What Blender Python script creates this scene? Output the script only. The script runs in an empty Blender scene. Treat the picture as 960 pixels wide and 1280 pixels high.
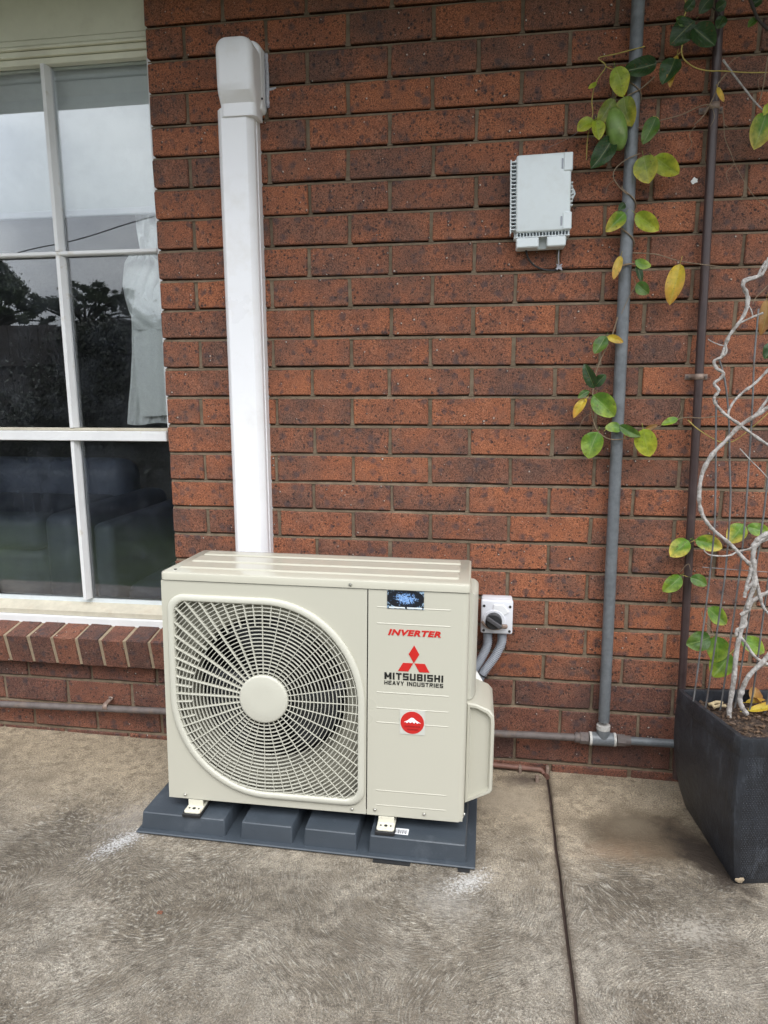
import bpy, bmesh, math, random
from mathutils import Vector, Matrix, noise
from mathutils.geometry import tessellate_polygon
R = math.radians
rnd = random.Random(7)
C = bpy.context.scene.collection
ZO = 1.09                                   # height of brick course 12 above the patio

# ------------------------------------------------------------------ camera
F_PX = 844.989
CAM = Vector((.9879, -2.0441, .101 + ZO))
yw, pt, rl = -.1427, .1751, -.0021
f_ = Vector((math.sin(yw) * math.cos(pt), math.cos(yw) * math.cos(pt), -math.sin(pt)))
r0 = Vector((math.cos(yw), -math.sin(yw), 0)); u0 = r0.cross(f_)
r_ = math.cos(rl) * r0 + math.sin(rl) * u0
u_ = -math.sin(rl) * r0 + math.cos(rl) * u0
cam = bpy.data.cameras.new('camera'); camo = bpy.data.objects.new('camera', cam); C.objects.link(camo)
cam.sensor_fit = 'VERTICAL'; cam.sensor_height = 36; cam.lens = F_PX / 1280 * 36
cam.clip_start = .05; cam.clip_end = 600
camo.matrix_world = Matrix(((r_.x, u_.x, -f_.x, CAM.x), (r_.y, u_.y, -f_.y, CAM.y), (r_.z, u_.z, -f_.z, CAM.z), (0, 0, 0, 1)))
bpy.context.scene.camera = camo

# ------------------------------------------------------------------ sky and sun (overcast day)
SUN_EL, SUN_ROT = 52, 150
w = bpy.data.worlds.new('World'); bpy.context.scene.world = w; w.use_nodes = True
nt = w.node_tree; N = nt.nodes; L = nt.links
bg = N['Background']; bg.inputs[1].default_value = .13
sky = N.new('ShaderNodeTexSky'); sky.sky_type = 'NISHITA'; sky.sun_disc = False
sky.sun_elevation = R(SUN_EL); sky.sun_rotation = R(SUN_ROT)
tc = N.new('ShaderNodeTexCoord'); mp = N.new('ShaderNodeMapping'); mp.inputs['Scale'].default_value = (1, 1, 2.6)
nz = N.new('ShaderNodeTexNoise'); nz.inputs['Scale'].default_value = 3.2; nz.inputs['Detail'].default_value = 6; nz.inputs['Roughness'].default_value = .55
cr = N.new('ShaderNodeValToRGB'); cr.color_ramp.elements[0].position = .33; cr.color_ramp.elements[1].position = .68
cr.color_ramp.elements[0].color = (7.8, 8.2, 8.9, 1); cr.color_ramp.elements[1].color = (14.4, 14.7, 14.8, 1)
mx = N.new('ShaderNodeMixRGB'); mx.inputs[0].default_value = .93
L.new(tc.outputs['Generated'], mp.inputs[0]); L.new(mp.outputs[0], nz.inputs[0]); L.new(nz.outputs[0], cr.inputs[0])
sx_ = N.new('ShaderNodeSeparateXYZ'); L.new(tc.outputs['Generated'], sx_.inputs[0])
mr_ = N.new('ShaderNodeMapRange'); mr_.inputs[1].default_value = 0; mr_.inputs[2].default_value = 1; mr_.inputs[3].default_value = .47; mr_.inputs[4].default_value = 1.95
L.new(sx_.outputs[2], mr_.inputs[0])                    # overcast sky: zenith about three times as bright as the horizon
ml_ = N.new('ShaderNodeMixRGB'); ml_.blend_type = 'MULTIPLY'; ml_.inputs[0].default_value = 1
L.new(cr.outputs[0], ml_.inputs[1]); L.new(mr_.outputs[0], ml_.inputs[2])
L.new(sky.outputs[0], mx.inputs[1]); L.new(ml_.outputs[0], mx.inputs[2]); L.new(mx.outputs[0], bg.inputs[0])
sun = bpy.data.lights.new('sun', 'SUN'); sun.energy = 1.1; sun.angle = R(35); sun.color = (1, .97, .93)
suno = bpy.data.objects.new('sun', sun); C.objects.link(suno)
sd = Vector((.35, -.75, 1.05)).normalized()
suno.rotation_euler = sd.to_track_quat('Z', 'Y').to_euler()
vs = bpy.context.scene.view_settings
vs.view_transform = 'Standard'; vs.look = 'None'; vs.gamma = 1; vs.exposure = .70; vs.use_curve_mapping = False
bpy.context.scene.cycles.max_bounces = 8; bpy.context.scene.cycles.transparent_max_bounces = 12
bpy.context.scene.cycles.use_denoising = True

# ------------------------------------------------------------------ measuring helpers
def ray(px, py): return f_ + (px - 480) / F_PX * r_ + (640 - py) / F_PX * u_
def at(px, py, Y=0.):
    d = ray(px, py); t = (Y - CAM.y) / d.y; return CAM + t * d
GN = Vector((.0078, .0314, 1.)); GC = GN.dot(Vector((1.261, 0, -1.096 + ZO)))
def gz(x, y): return GC - GN.x * x - GN.y * y            # height of the sloping patio
def gat(px, py, h=0.):
    d = ray(px, py); t = (GC + h - GN.dot(CAM)) / GN.dot(d); return CAM + t * d
def refl(px, py, Y, G=.075):                              # where a garden thing mirrored by the window stands
    d = ray(px, py); t = (G - CAM.y) / d.y; q = CAM + t * d
    s = (G - Y) / d.y; return Vector((q.x + d.x * s, Y, q.z + d.z * s))

# ------------------------------------------------------------------ materials
def newmat(name):
    m = bpy.data.materials.new(name); m.use_nodes = True
    return m, m.node_tree.nodes, m.node_tree.links, m.node_tree.nodes['Principled BSDF']
def coords(Nn, Ll, per_obj=False, kind='Object'):
    t = Nn.new('ShaderNodeTexCoord'); o = t.outputs[kind]
    if per_obj:
        oi = Nn.new('ShaderNodeObjectInfo'); v = Nn.new('ShaderNodeVectorMath'); v.operation = 'MULTIPLY_ADD'
        cx = Nn.new('ShaderNodeCombineXYZ')
        for i, k in enumerate((31.7, 57.1, 91.3)):
            mm = Nn.new('ShaderNodeMath'); mm.operation = 'MULTIPLY'; mm.inputs[1].default_value = k
            Ll.new(oi.outputs['Random'], mm.inputs[0]); Ll.new(mm.outputs[0], cx.inputs[i])
        v.operation = 'ADD'; Ll.new(o, v.inputs[0]); Ll.new(cx.outputs[0], v.inputs[1]); return v.outputs[0], oi
    return o, None
def tex_noise(Nn, Ll, vec, scale, detail=3, rough=.5, dist=0):
    n = Nn.new('ShaderNodeTexNoise'); n.inputs['Scale'].default_value = scale; n.inputs['Detail'].default_value = detail
    n.inputs['Roughness'].default_value = rough; n.inputs['Distortion'].default_value = dist
    if vec is not None: Ll.new(vec, n.inputs['Vector'])
    return n
def ramp(Nn, Ll, fac, stops):
    r = Nn.new('ShaderNodeValToRGB'); e = r.color_ramp.elements
    while len(e) < len(stops): e.new(.5)
    for i, (p, c) in enumerate(stops):
        e[i].position = p; e[i].color = (c if len(c) == 4 else (*c, 1)) if isinstance(c, tuple) else (c, c, c, 1)
    Ll.new(fac, r.inputs[0]); return r.outputs[0]
def mixc(Nn, Ll, fac, a, b, mode='MIX'):
    m = Nn.new('ShaderNodeMixRGB'); m.blend_type = mode
    for i, v in ((0, fac), (1, a), (2, b)):
        if hasattr(v, 'node'): Ll.new(v, m.inputs[i])
        elif i == 0: m.inputs[0].default_value = v
        else: m.inputs[i].default_value = (*v, 1)
    return m.outputs[0]
def mth(Nn, Ll, op, a, b=None, clamp=False):
    m = Nn.new('ShaderNodeMath'); m.operation = op; m.use_clamp = clamp
    for i, v in ((0, a), (1, b)):
        if v is None: continue
        if hasattr(v, 'node'): Ll.new(v, m.inputs[i])
        else: m.inputs[i].default_value = v
    return m.outputs[0]
def bump(Nn, Ll, P, h, dist, strength=1., normal=None):
    b = Nn.new('ShaderNodeBump'); b.inputs['Strength'].default_value = strength; b.inputs['Distance'].default_value = dist
    Ll.new(h, b.inputs['Height'])
    if normal is not None: Ll.new(normal, b.inputs['Normal'])
    Ll.new(b.outputs[0], P.inputs['Normal']); return b.outputs[0]
def simple(name, col, rough=.5, metal=0., var=.12, scale=30, bmp=.0003, bscale=300, dirt=None, dscale=9, dpos=(.55, .75), spec=.5, per_obj=False):
    m, Nn, Ll, P = newmat(name); v, _ = coords(Nn, Ll, per_obj)
    n = tex_noise(Nn, Ll, v, scale, 5, .6)
    lo = tuple(c * (1 - var) for c in col); hi = tuple(min(1, c * (1 + var)) for c in col)
    c = ramp(Nn, Ll, n.outputs[0], [(.3, lo), (.7, hi)])
    if dirt:
        d = tex_noise(Nn, Ll, v, dscale, 7, .65)
        c = mixc(Nn, Ll, ramp(Nn, Ll, d.outputs[0], [(dpos[0], 0.), (dpos[1], 1.)]), c, dirt)
    Ll.new(c, P.inputs['Base Color'])
    rr = ramp(Nn, Ll, n.outputs[0], [(.3, max(0., rough - .06)), (.7, min(1., rough + .06))]); Ll.new(rr, P.inputs['Roughness'])
    P.inputs['Metallic'].default_value = metal; P.inputs['Specular IOR Level'].default_value = spec
    if bmp:
        b = tex_noise(Nn, Ll, v, bscale, 3, .6); bump(Nn, Ll, P, b.outputs[0], bmp)
    return m

BRK = dict(brick=[(.32, (.118, .059, .043)), (.52, (.186, .077, .047)), (.70, (.242, .088, .046)), (.95, (.305, .107, .050))],
           damp_brick=[(.32, (.090, .047, .038)), (.52, (.125, .056, .041)), (.70, (.160, .066, .044)), (.95, (.205, .082, .050))])
BRK['brick_mass'] = BRK['brick']
def brick_material(name, mass=False):
    m, Nn, Ll, P = newmat(name)
    v, oi = coords(Nn, Ll, True)
    if mass:
        g = Nn.new('ShaderNodeNewGeometry'); rv = g.outputs['Random Per Island']
        a = Nn.new('ShaderNodeVectorMath'); a.operation = 'ADD'
        cx = Nn.new('ShaderNodeCombineXYZ')
        for i, k in enumerate((31.7, 57.1, 91.3)): Ll.new(mth(Nn, Ll, 'MULTIPLY', rv, k), cx.inputs[i])
        t = Nn.new('ShaderNodeTexCoord'); Ll.new(t.outputs['Object'], a.inputs[0]); Ll.new(cx.outputs[0], a.inputs[1]); v = a.outputs[0]
    else: rv = oi.outputs['Random']
    big = tex_noise(Nn, Ll, v, 9, 4, .6)
    f = mth(Nn, Ll, 'ADD', mth(Nn, Ll, 'MULTIPLY', big.outputs[0], 1.25), mth(Nn, Ll, 'MULTIPLY', mth(Nn, Ll, 'SUBTRACT', rv, .5), .38))
    c = ramp(Nn, Ll, f, BRK[name])
    # dusty pale bloom on faces
    du = tex_noise(Nn, Ll, v, 22, 6, .7)
    c = mixc(Nn, Ll, ramp(Nn, Ll, du.outputs[0], [(.5, 0.), (.78, .30)]), c, (.25, .15, .105))
    gr = tex_noise(Nn, Ll, v, 330, 3, .8)
    c = mixc(Nn, Ll, 1., c, ramp(Nn, Ll, gr.outputs[0], [(.34, (.30, .27, .26)), (.5, (1.0, 1.0, 1.0)), (.68, (1.75, 1.8, 1.9))]), 'MULTIPLY')
    def spots(scale, thr, rad, warp):
        wn = tex_noise(Nn, Ll, v, scale * 2.2, 2, .6)
        s = Nn.new('ShaderNodeVectorMath'); s.operation = 'MULTIPLY_ADD'
        Ll.new(wn.outputs['Color'], s.inputs[0]); s.inputs[1].default_value = (warp,) * 3; Ll.new(v, s.inputs[2])
        vo = Nn.new('ShaderNodeTexVoronoi'); vo.inputs['Scale'].default_value = scale; Ll.new(s.outputs[0], vo.inputs['Vector'])
        sp = Nn.new('ShaderNodeSeparateColor'); Ll.new(vo.outputs['Color'], sp.inputs[0])
        pick = mth(Nn, Ll, 'GREATER_THAN', sp.outputs[0], thr)
        rr = mth(Nn, Ll, 'MULTIPLY', mth(Nn, Ll, 'ADD', sp.outputs[1], .35), rad)
        d = mth(Nn, Ll, 'DIVIDE', vo.outputs['Distance'], rr)
        return mth(Nn, Ll, 'MULTIPLY', mth(Nn, Ll, 'SUBTRACT', 1.5, mth(Nn, Ll, 'MULTIPLY', d, 1.0), True), pick)
    halo = spots(46, .70, .44, .012)
    c = mixc(Nn, Ll, mth(Nn, Ll, 'MULTIPLY', halo, .62), c, (.050, .043, .050))
    med = spots(105, .75, .32, .008)
    c = mixc(Nn, Ll, mth(Nn, Ll, 'MULTIPLY', med, .9), c, (.028, .022, .023))
    pit = spots(210, .62, .34, .003)
    c = mixc(Nn, Ll, mth(Nn, Ll, 'MULTIPLY', pit, .8), c, (.035, .022, .018))
    wh = spots(105, .95, .17, .005)
    c = mixc(Nn, Ll, mth(Nn, Ll, 'MULTIPLY', wh, .85), c, (.62, .55, .48))
    Ll.new(c, P.inputs['Base Color']); P.inputs['Roughness'].default_value = .78; P.inputs['Specular IOR Level'].default_value = .35
    h = mth(Nn, Ll, 'SUBTRACT', gr.outputs[0], mth(Nn, Ll, 'ADD', mth(Nn, Ll, 'MULTIPLY', pit, .7), mth(Nn, Ll, 'MULTIPLY', med, .8)))
    b1 = bump(Nn, Ll, P, h, .0011)
    lw = tex_noise(Nn, Ll, v, 26, 3, .5); bump(Nn, Ll, P, lw.outputs[0], .004, 1., b1)
    return m
M = {}
M['damp'] = brick_material('damp_brick')
M['brick'] = brick_material('brick'); M['brick_mass'] = brick_material('brick_mass', True)
M['mortar'] = simple('mortar', (.190, .146, .103), .95, var=.3, scale=26, bmp=.003, bscale=160, dirt=(.105, .078, .053), dscale=5, dpos=(.42, .7), spec=.2)
M['mortar_pale'] = simple('mortar_pale', (.31, .245, .17), .95, var=.18, scale=60, bmp=.001, bscale=300, spec=.2)
M['cream'] = simple('cream_paint', (.48, .465, .392), .30, var=.01, scale=1.2, bmp=.00006, bscale=900, dirt=None)
M['cream_lid'] = simple('cream_lid', (.49, .472, .395), .13, var=.02, scale=7, bmp=.00003, bscale=600, dirt=(.50, .485, .41), dscale=6, dpos=(.5, .9))
M['cream_plastic'] = simple('cream_plastic', (.51, .50, .43), .5, var=.02, scale=9, bmp=0)
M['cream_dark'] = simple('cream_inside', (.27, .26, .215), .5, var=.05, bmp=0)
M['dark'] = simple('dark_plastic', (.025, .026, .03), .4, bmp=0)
M['fins'] = simple('dark_metal', (.05, .05, .055), .5, metal=.6, bmp=0)
M['pvc'] = simple('white_pvc', (.83, .83, .86), .32, var=.02, scale=4, bmp=0, dirt=(.72, .70, .68), dscale=10, dpos=(.5, .9))
M['grey_pvc'] = simple('light_grey_plastic', (.68, .73, .75), .38, var=.02, bmp=.00005, dirt=(.60, .63, .63), dscale=18, dpos=(.5, .85))
M['iso'] = simple('switch_plastic', (.70, .71, .76), .35, var=.02, bmp=0)
M['conduit'] = simple('grey_conduit', (.30, .32, .36), .42, var=.04, bmp=0)
M['galv'] = simple('galvanised_paint', (.135, .147, .160), .5, metal=.15, var=.18, scale=60, bmp=.0005, bscale=220, dirt=(.22, .235, .25), dscale=16, dpos=(.5, .8))
M['rustpipe'] = simple('weathered_pipe', (.12, .10, .095), .65, var=.25, scale=40, bmp=.0008, bscale=180, dirt=(.24, .16, .11), dscale=14, dpos=(.55, .8))
M['brownpipe'] = simple('brown_paint', (.050, .032, .032), .42, var=.15, scale=30, bmp=.0004, bscale=200, dirt=(.11, .075, .06), dscale=30, dpos=(.62, .85))
M['clip'] = simple('tan_metal', (.27, .2, .165), .55, metal=.2, var=.2)
M['steel'] = simple('steel', (.55, .54, .5), .35, metal=.9, bmp=0)
M['pad'] = simple('blue_grey_plastic', (.045, .056, .070), .48, var=.12, scale=8, bmp=.0005, bscale=260, dirt=(.10, .115, .135), dscale=11, dpos=(.58, .86))
M['rubber'] = simple('black_rubber', (.012, .012, .013), .7, bmp=0)
M['timber'] = simple('old_white_paint', (.74, .74, .745), .5, var=.04, scale=12, bmp=.0007, bscale=90, dirt=(.56, .50, .41), dscale=24, dpos=(.6, .75))
M['timber_cream'] = simple('cream_timber', (.50, .46, .37), .6, var=.12, scale=25, bmp=.0008, bscale=120, dirt=(.42, .34, .25), dscale=18, dpos=(.55, .8))
M['backing'] = simple('clear_film', (.53, .525, .48), .25, var=.01, bmp=0)
M['foot'] = simple('foot_plate', (.62, .60, .50), .4, var=.05, bmp=0, dirt=(.30, .20, .12), dscale=45, dpos=(.6, .72))
M['head'] = simple('pale_green_cream_paint', (.74, .73, .60), .5, var=.05, scale=10, bmp=.0005, bscale=70, dirt=(.62, .60, .48), dscale=8, dpos=(.5, .8))
M['blind'] = simple('blind_cloth', (.80, .82, .81), .8, var=.02, bmp=.0002, bscale=600)
M['curtain'] = simple('sheer_cloth', (.90, .91, .90), .85, var=.06, scale=140, bmp=.0005, bscale=500)
M['leather'] = simple('navy_leather', (.12, .14, .20), .42, var=.15, scale=12, bmp=.0006, bscale=220)
M['room'] = simple('room_paint', (.30, .28, .26), .8, bmp=0)
M['white'] = simple('white_paste', (.8, .8, .78), .6, var=.06, bmp=.0006, bscale=200)
M['tape'] = simple('thread_tape', (.48, .47, .45), .7, var=.2, scale=90, bmp=.001, dirt=(.25, .22, .19), dscale=70, dpos=(.5, .7))
M['silicone'] = simple('clear_sealant', (.42, .42, .47), .2, var=.2, scale=120, bmp=.001, bscale=120)
M['black_wire'] = simple('black_wire', (.015, .015, .016), .5, bmp=0)
M['tie'] = M['black_wire']
M['red'] = simple('red_print', (.50, .020, .018), .35, var=.04, bmp=0)
M['black'] = simple('black_print', (.012, .012, .012), .4, bmp=0)
M['darkred'] = simple('dark_red_print', (.28, .01, .01), .4, bmp=0)
M['sticker'] = simple('white_print', (.78, .79, .82), .35, var=.02, bmp=0)
M['stem'] = simple('grey_bark', (.36, .34, .325), .85, var=.3, scale=90, bmp=.004, bscale=130, dirt=(.17, .145, .125), dscale=60, dpos=(.48, .66))
M['twig'] = simple('brown_twig', (.20, .145, .095), .8, var=.3, scale=90, bmp=.0006)
M['tendril'] = simple('olive_tendril', (.34, .27, .07), .7, var=.3, scale=60, bmp=0)
M['wire'] = simple('trellis_wire', (.17, .17, .175), .5, metal=.5, var=.3, scale=30, dirt=(.14, .10, .08), dscale=20)
M['fence'] = simple('dark_timber', (.035, .03, .028), .85, var=.4, scale=3, bmp=.002, bscale=30)
M['bark'] = simple('dark_bark', (.04, .033, .028), .9, var=.3)
M['soffit'] = simple('soffit_paint', (.38, .37, .33), .7, bmp=0)
M['gutter'] = simple('gutter_paint', (.30, .29, .26), .4, bmp=0)
M['roof'] = simple('roof_tile', (.14, .07, .05), .8, bmp=.003, bscale=20)

def soil_material():
    m, Nn, Ll, P = newmat('potting_mix'); v, _ = coords(Nn, Ll)
    n = tex_noise(Nn, Ll, v, 70, 6, .75)
    vo = Nn.new('ShaderNodeTexVoronoi'); vo.inputs['Scale'].default_value = 95; Ll.new(v, vo.inputs['Vector'])
    c = ramp(Nn, Ll, n.outputs[0], [(.3, (.012, .008, .006)), (.5, (.06, .036, .024)), (.62, (.13, .082, .052)), (.78, (.30, .21, .13))])
    Ll.new(c, P.inputs['Base Color']); P.inputs['Roughness'].default_value = .95
    bump(Nn, Ll, P, mth(Nn, Ll, 'ADD', n.outputs[0], vo.outputs['Distance']), .012); return m
M['soil'] = soil_material()

def leaf_material():
    m, Nn, Ll, P = newmat('leaf')
    v, oi = coords(Nn, Ll, True)
    at_ = Nn.new('ShaderNodeAttribute'); at_.attribute_type = 'OBJECT'; at_.attribute_name = 'tip_tint'
    t = Nn.new('ShaderNodeTexCoord'); sx = Nn.new('ShaderNodeSeparateXYZ'); Ll.new(t.outputs['UV'], sx.inputs[0])
    n = tex_noise(Nn, Ll, v, 55, 4, .6)
    vv = mth(Nn, Ll, 'ABSOLUTE', mth(Nn, Ll, 'SUBTRACT', sx.outputs[1], .5))        # 0 at midrib .. .5 at edge
    e = mth(Nn, Ll, 'ADD', mth(Nn, Ll, 'MULTIPLY', sx.outputs[0], .55), mth(Nn, Ll, 'ADD', mth(Nn, Ll, 'MULTIPLY', vv, .55), mth(Nn, Ll, 'MULTIPLY', n.outputs[0], .55)))
    c = mixc(Nn, Ll, ramp(Nn, Ll, e, [(.55, 0.), (1.0, 1.)]), oi.outputs['Color'], at_.outputs['Color'])
    c = mixc(Nn, Ll, 1., c, ramp(Nn, Ll, n.outputs[0], [(.3, (.72, .72, .7)), (.7, (1.2, 1.2, 1.1))]), 'MULTIPLY')
    rib = ramp(Nn, Ll, vv, [(.0, 1.), (.035, 0.)])
    c = mixc(Nn, Ll, mth(Nn, Ll, 'MULTIPLY', rib, .32), c, (.42, .46, .16))
    wv = mth(Nn, Ll, 'SINE', mth(Nn, Ll, 'MULTIPLY', mth(Nn, Ll, 'SUBTRACT', sx.outputs[0], mth(Nn, Ll, 'MULTIPLY', vv, .7)), 52.))
    c = mixc(Nn, Ll, ramp(Nn, Ll, wv, [(.85, 0.), (1., .07)]), c, (.36, .4, .14))
    br = tex_noise(Nn, Ll, v, 130, 3, .6)
    c = mixc(Nn, Ll, ramp(Nn, Ll, br.outputs[0], [(.62, 0.), (.70, .7)]), c, (.14, .07, .02))
    Ll.new(c, P.inputs['Base Color']); P.inputs['Roughness'].default_value = .42
    bump(Nn, Ll, P, n.outputs[0], .003)
    tr = Nn.new('ShaderNodeBsdfTranslucent'); Ll.new(c, tr.inputs[0])
    ms = Nn.new('ShaderNodeMixShader'); ms.inputs[0].default_value = .32
    out = Nn['Material Output']; Ll.new(P.outputs[0], ms.inputs[1]); Ll.new(tr.outputs[0], ms.inputs[2]); Ll.new(ms.outputs[0], out.inputs[0])
    return m
M['leaf'] = leaf_material()
def foliage_material(name, col):
    m, Nn, Ll, P = newmat(name); g = Nn.new('ShaderNodeNewGeometry')
    c = ramp(Nn, Ll, g.outputs['Random Per Island'], [(0., tuple(x * .6 for x in col)), (1., tuple(x * 1.4 for x in col))])
    Ll.new(c, P.inputs['Base Color']); P.inputs['Roughness'].default_value = .6; return m
M['foliage'] = foliage_material('dark_foliage', (.03, .045, .018))
M['foliage2'] = foliage_material('shrub_foliage', (.014, .020, .009))

def glass_material():
    m, Nn, Ll, P = newmat('window_glass'); Nn.remove(P)
    out = Nn['Material Output']
    g = Nn.new('ShaderNodeBsdfGlossy'); g.inputs['Roughness'].default_value = .0; g.inputs['Color'].default_value = (.96, .97, 1, 1)
    t = Nn.new('ShaderNodeBsdfTransparent'); t.inputs[0].default_value = (.965, .98, .975, 1)
    fr = Nn.new('ShaderNodeFresnel'); fr.inputs[0].default_value = 1.52
    v, _ = coords(Nn, Ll); n = tex_noise(Nn, Ll, v, 1.6, 2, .4)
    b = Nn.new('ShaderNodeBump'); b.inputs['Distance'].default_value = .0012; Ll.new(n.outputs[0], b.inputs['Height'])
    Ll.new(b.outputs[0], g.inputs['Normal'])
    k = mth(Nn, Ll, 'MULTIPLY', fr.outputs[0], 1.7, True)
    ms = Nn.new('ShaderNodeMixShader'); Ll.new(k, ms.inputs[0]); Ll.new(t.outputs[0], ms.inputs[1]); Ll.new(g.outputs[0], ms.inputs[2])
    # thin film of dust
    d = Nn.new('ShaderNodeBsdfDiffuse'); d.inputs[0].default_value = (.5, .55, .65, 1)
    dn = tex_noise(Nn, Ll, v, 9, 8, .8)
    dm = Nn.new('ShaderNodeMixShader'); Ll.new(ramp(Nn, Ll, dn.outputs[0], [(.45, .004), (.85, .05)]), dm.inputs[0])
    Ll.new(ms.outputs[0], dm.inputs[1]); Ll.new(d.outputs[0], dm.inputs[2]); Ll.new(dm.outputs[0], out.inputs[0])
    return m
M['glass'] = glass_material()

def pot_material():
    m, Nn, Ll, P = newmat('black_resin'); v, _ = coords(Nn, Ll)
    n = tex_noise(Nn, Ll, v, 14, 8, .7)
    mp = Nn.new('ShaderNodeMapping'); mp.inputs['Scale'].default_value = (1, 1, .22); Ll.new(v, mp.inputs[0])
    s = tex_noise(Nn, Ll, mp.outputs[0], 38, 6, .75)
    c = ramp(Nn, Ll, n.outputs[0], [(.35, (.010, .011, .014)), (.6, (.022, .025, .032)), (.8, (.045, .05, .06))])
    c = mixc(Nn, Ll, ramp(Nn, Ll, s.outputs[0], [(.55, 0.), (.74, .45)]), c, (.11, .125, .15))
    Ll.new(c, P.inputs['Base Color']); P.inputs['Roughness'].default_value = .4
    bump(Nn, Ll, P, mth(Nn, Ll, 'ADD', n.outputs[0], s.outputs[0]), .004); return m
M['pot'] = pot_material()

def concrete_material():
    m, Nn, Ll, P = newmat('swirled_concrete')
    g = Nn.new('ShaderNodeNewGeometry'); pos = g.outputs['Position']
    flat = Nn.new('ShaderNodeVectorMath'); flat.operation = 'MULTIPLY'; flat.inputs[1].default_value = (1, 1, 0); Ll.new(pos, flat.inputs[0]); v = flat.outputs[0]
    w1 = tex_noise(Nn, Ll, v, 2.2, 2, .5)
    wv = Nn.new('ShaderNodeVectorMath'); wv.operation = 'MULTIPLY_ADD'; wv.inputs[1].default_value = (.22, .22, 0)
    Ll.new(w1.outputs['Color'], wv.inputs[0]); Ll.new(v, wv.inputs[2])
    w2 = tex_noise(Nn, Ll, v, 22, 1, .5)
    wv2 = Nn.new('ShaderNodeVectorMath'); wv2.operation = 'MULTIPLY_ADD'; wv2.inputs[1].default_value = (.0035, .0035, 0)
    Ll.new(w2.outputs['Color'], wv2.inputs[0]); Ll.new(wv.outputs[0], wv2.inputs[2])
    hs = []
    for sc, off in ((1.7, (0.3, .2, 0)), (2.1, (3.3, 1.7, 0))):
        mp = Nn.new('ShaderNodeMapping'); mp.inputs['Location'].default_value = off; Ll.new(wv2.outputs[0], mp.inputs[0])
        vo = Nn.new('ShaderNodeTexVoronoi'); vo.inputs['Scale'].default_value = sc; Ll.new(mp.outputs[0], vo.inputs['Vector'])
        df = Nn.new('ShaderNodeVectorMath'); df.operation = 'SUBTRACT'; Ll.new(mp.outputs[0], df.inputs[0]); Ll.new(vo.outputs['Position'], df.inputs[1])
        ss = Nn.new('ShaderNodeSeparateXYZ'); Ll.new(df.outputs[0], ss.inputs[0])
        ln = Nn.new('ShaderNodeVectorMath'); ln.operation = 'LENGTH'; Ll.new(df.outputs[0], ln.inputs[0])
        an = mth(Nn, Ll, 'ARCTAN2', ss.outputs[1], ss.outputs[0])
        cx = Nn.new('ShaderNodeCombineXYZ'); Ll.new(mth(Nn, Ll, 'MULTIPLY', ln.outputs['Value'], 310.), cx.inputs[0]); Ll.new(mth(Nn, Ll, 'MULTIPLY', an, 10.), cx.inputs[1])
        st_ = tex_noise(Nn, Ll, cx.outputs[0], 1., 2, .5); hs.append(st_.outputs[0])
    sel = tex_noise(Nn, Ll, v, 3.0, 2, .5)
    ring = mixc(Nn, Ll, ramp(Nn, Ll, sel.outputs[0], [(.44, 0.), (.56, 1.)]), hs[0], hs[1])
    line = ramp(Nn, Ll, ring, [(.52, 0.), (.70, 1.)])
    troughs = ramp(Nn, Ll, ring, [(.32, 1.), (.47, 0.)])
    patch = tex_noise(Nn, Ll, v, 2.3, 6, .65)
    sp = Nn.new('ShaderNodeSeparateXYZ'); Ll.new(pos, sp.inputs[0])
    c = ramp(Nn, Ll, patch.outputs[0], [(.36, (.105, .088, .068)), (.5, (.165, .143, .116)), (.64, (.25, .225, .190))])
    # smoother paler strip along the wall (kept dry by the eave)
    edge = ramp(Nn, Ll, mth(Nn, Ll, 'ADD', sp.outputs[1], mth(Nn, Ll, 'MULTIPLY', patch.outputs[0], .35)), [(-.0, 0.), (.0, 0.)])
    edn = Nn.new('ShaderNodeMapRange'); edn.inputs[1].default_value = -.60; edn.inputs[2].default_value = -.16
    Ll.new(mth(Nn, Ll, 'ADD', sp.outputs[1], mth(Nn, Ll, 'MULTIPLY', mth(Nn, Ll, 'SUBTRACT', patch.outputs[0], .5), .9)), edn.inputs[0])
    c = mixc(Nn, Ll, mth(Nn, Ll, 'MULTIPLY', edn.outputs[0], .75), c, (.33, .268, .19))
    fine = tex_noise(Nn, Ll, v, 210, 4, .75)
    c = mixc(Nn, Ll, 1., c, ramp(Nn, Ll, fine.outputs[0], [(.3, (.45, .44, .43)), (.5, (1., 1., 1.)), (.72, (1.75, 1.75, 1.7))]), 'MULTIPLY')
    lf0 = mth(Nn, Ll, 'SUBTRACT', 1., mth(Nn, Ll, 'MULTIPLY', edn.outputs[0], .9))
    lf = mth(Nn, Ll, 'MULTIPLY', line, mth(Nn, Ll, 'MULTIPLY', mth(Nn, Ll, 'SUBTRACT', .66, mth(Nn, Ll, 'MULTIPLY', edn.outputs[0], .645)), ramp(Nn, Ll, tex_noise(Nn, Ll, v, 7, 4, .7).outputs[0], [(.34, .45), (.55, 1.)])))
    c = mixc(Nn, Ll, mth(Nn, Ll, 'MULTIPLY', troughs, mth(Nn, Ll, 'MULTIPLY', lf0, .7)), c, (.075, .062, .050))
    c = mixc(Nn, Ll, lf, c, (.44, .415, .365))
    mt2 = tex_noise(Nn, Ll, v, 34, 6, .75)
    c = mixc(Nn, Ll, 1., c, ramp(Nn, Ll, mt2.outputs[0], [(.34, (.58, .56, .54)), (.5, (1., 1., 1.)), (.66, (1.38, 1.38, 1.36))]), 'MULTIPLY')
    grn = tex_noise(Nn, Ll, v, 480, 2, .8)
    c = mixc(Nn, Ll, 1., c, ramp(Nn, Ll, grn.outputs[0], [(.32, (.5, .5, .5)), (.5, (1., 1., 1.)), (.68, (1.6, 1.6, 1.6))]), 'MULTIPLY')
    blo = tex_noise(Nn, Ll, v, 13, 7, .75)
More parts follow.
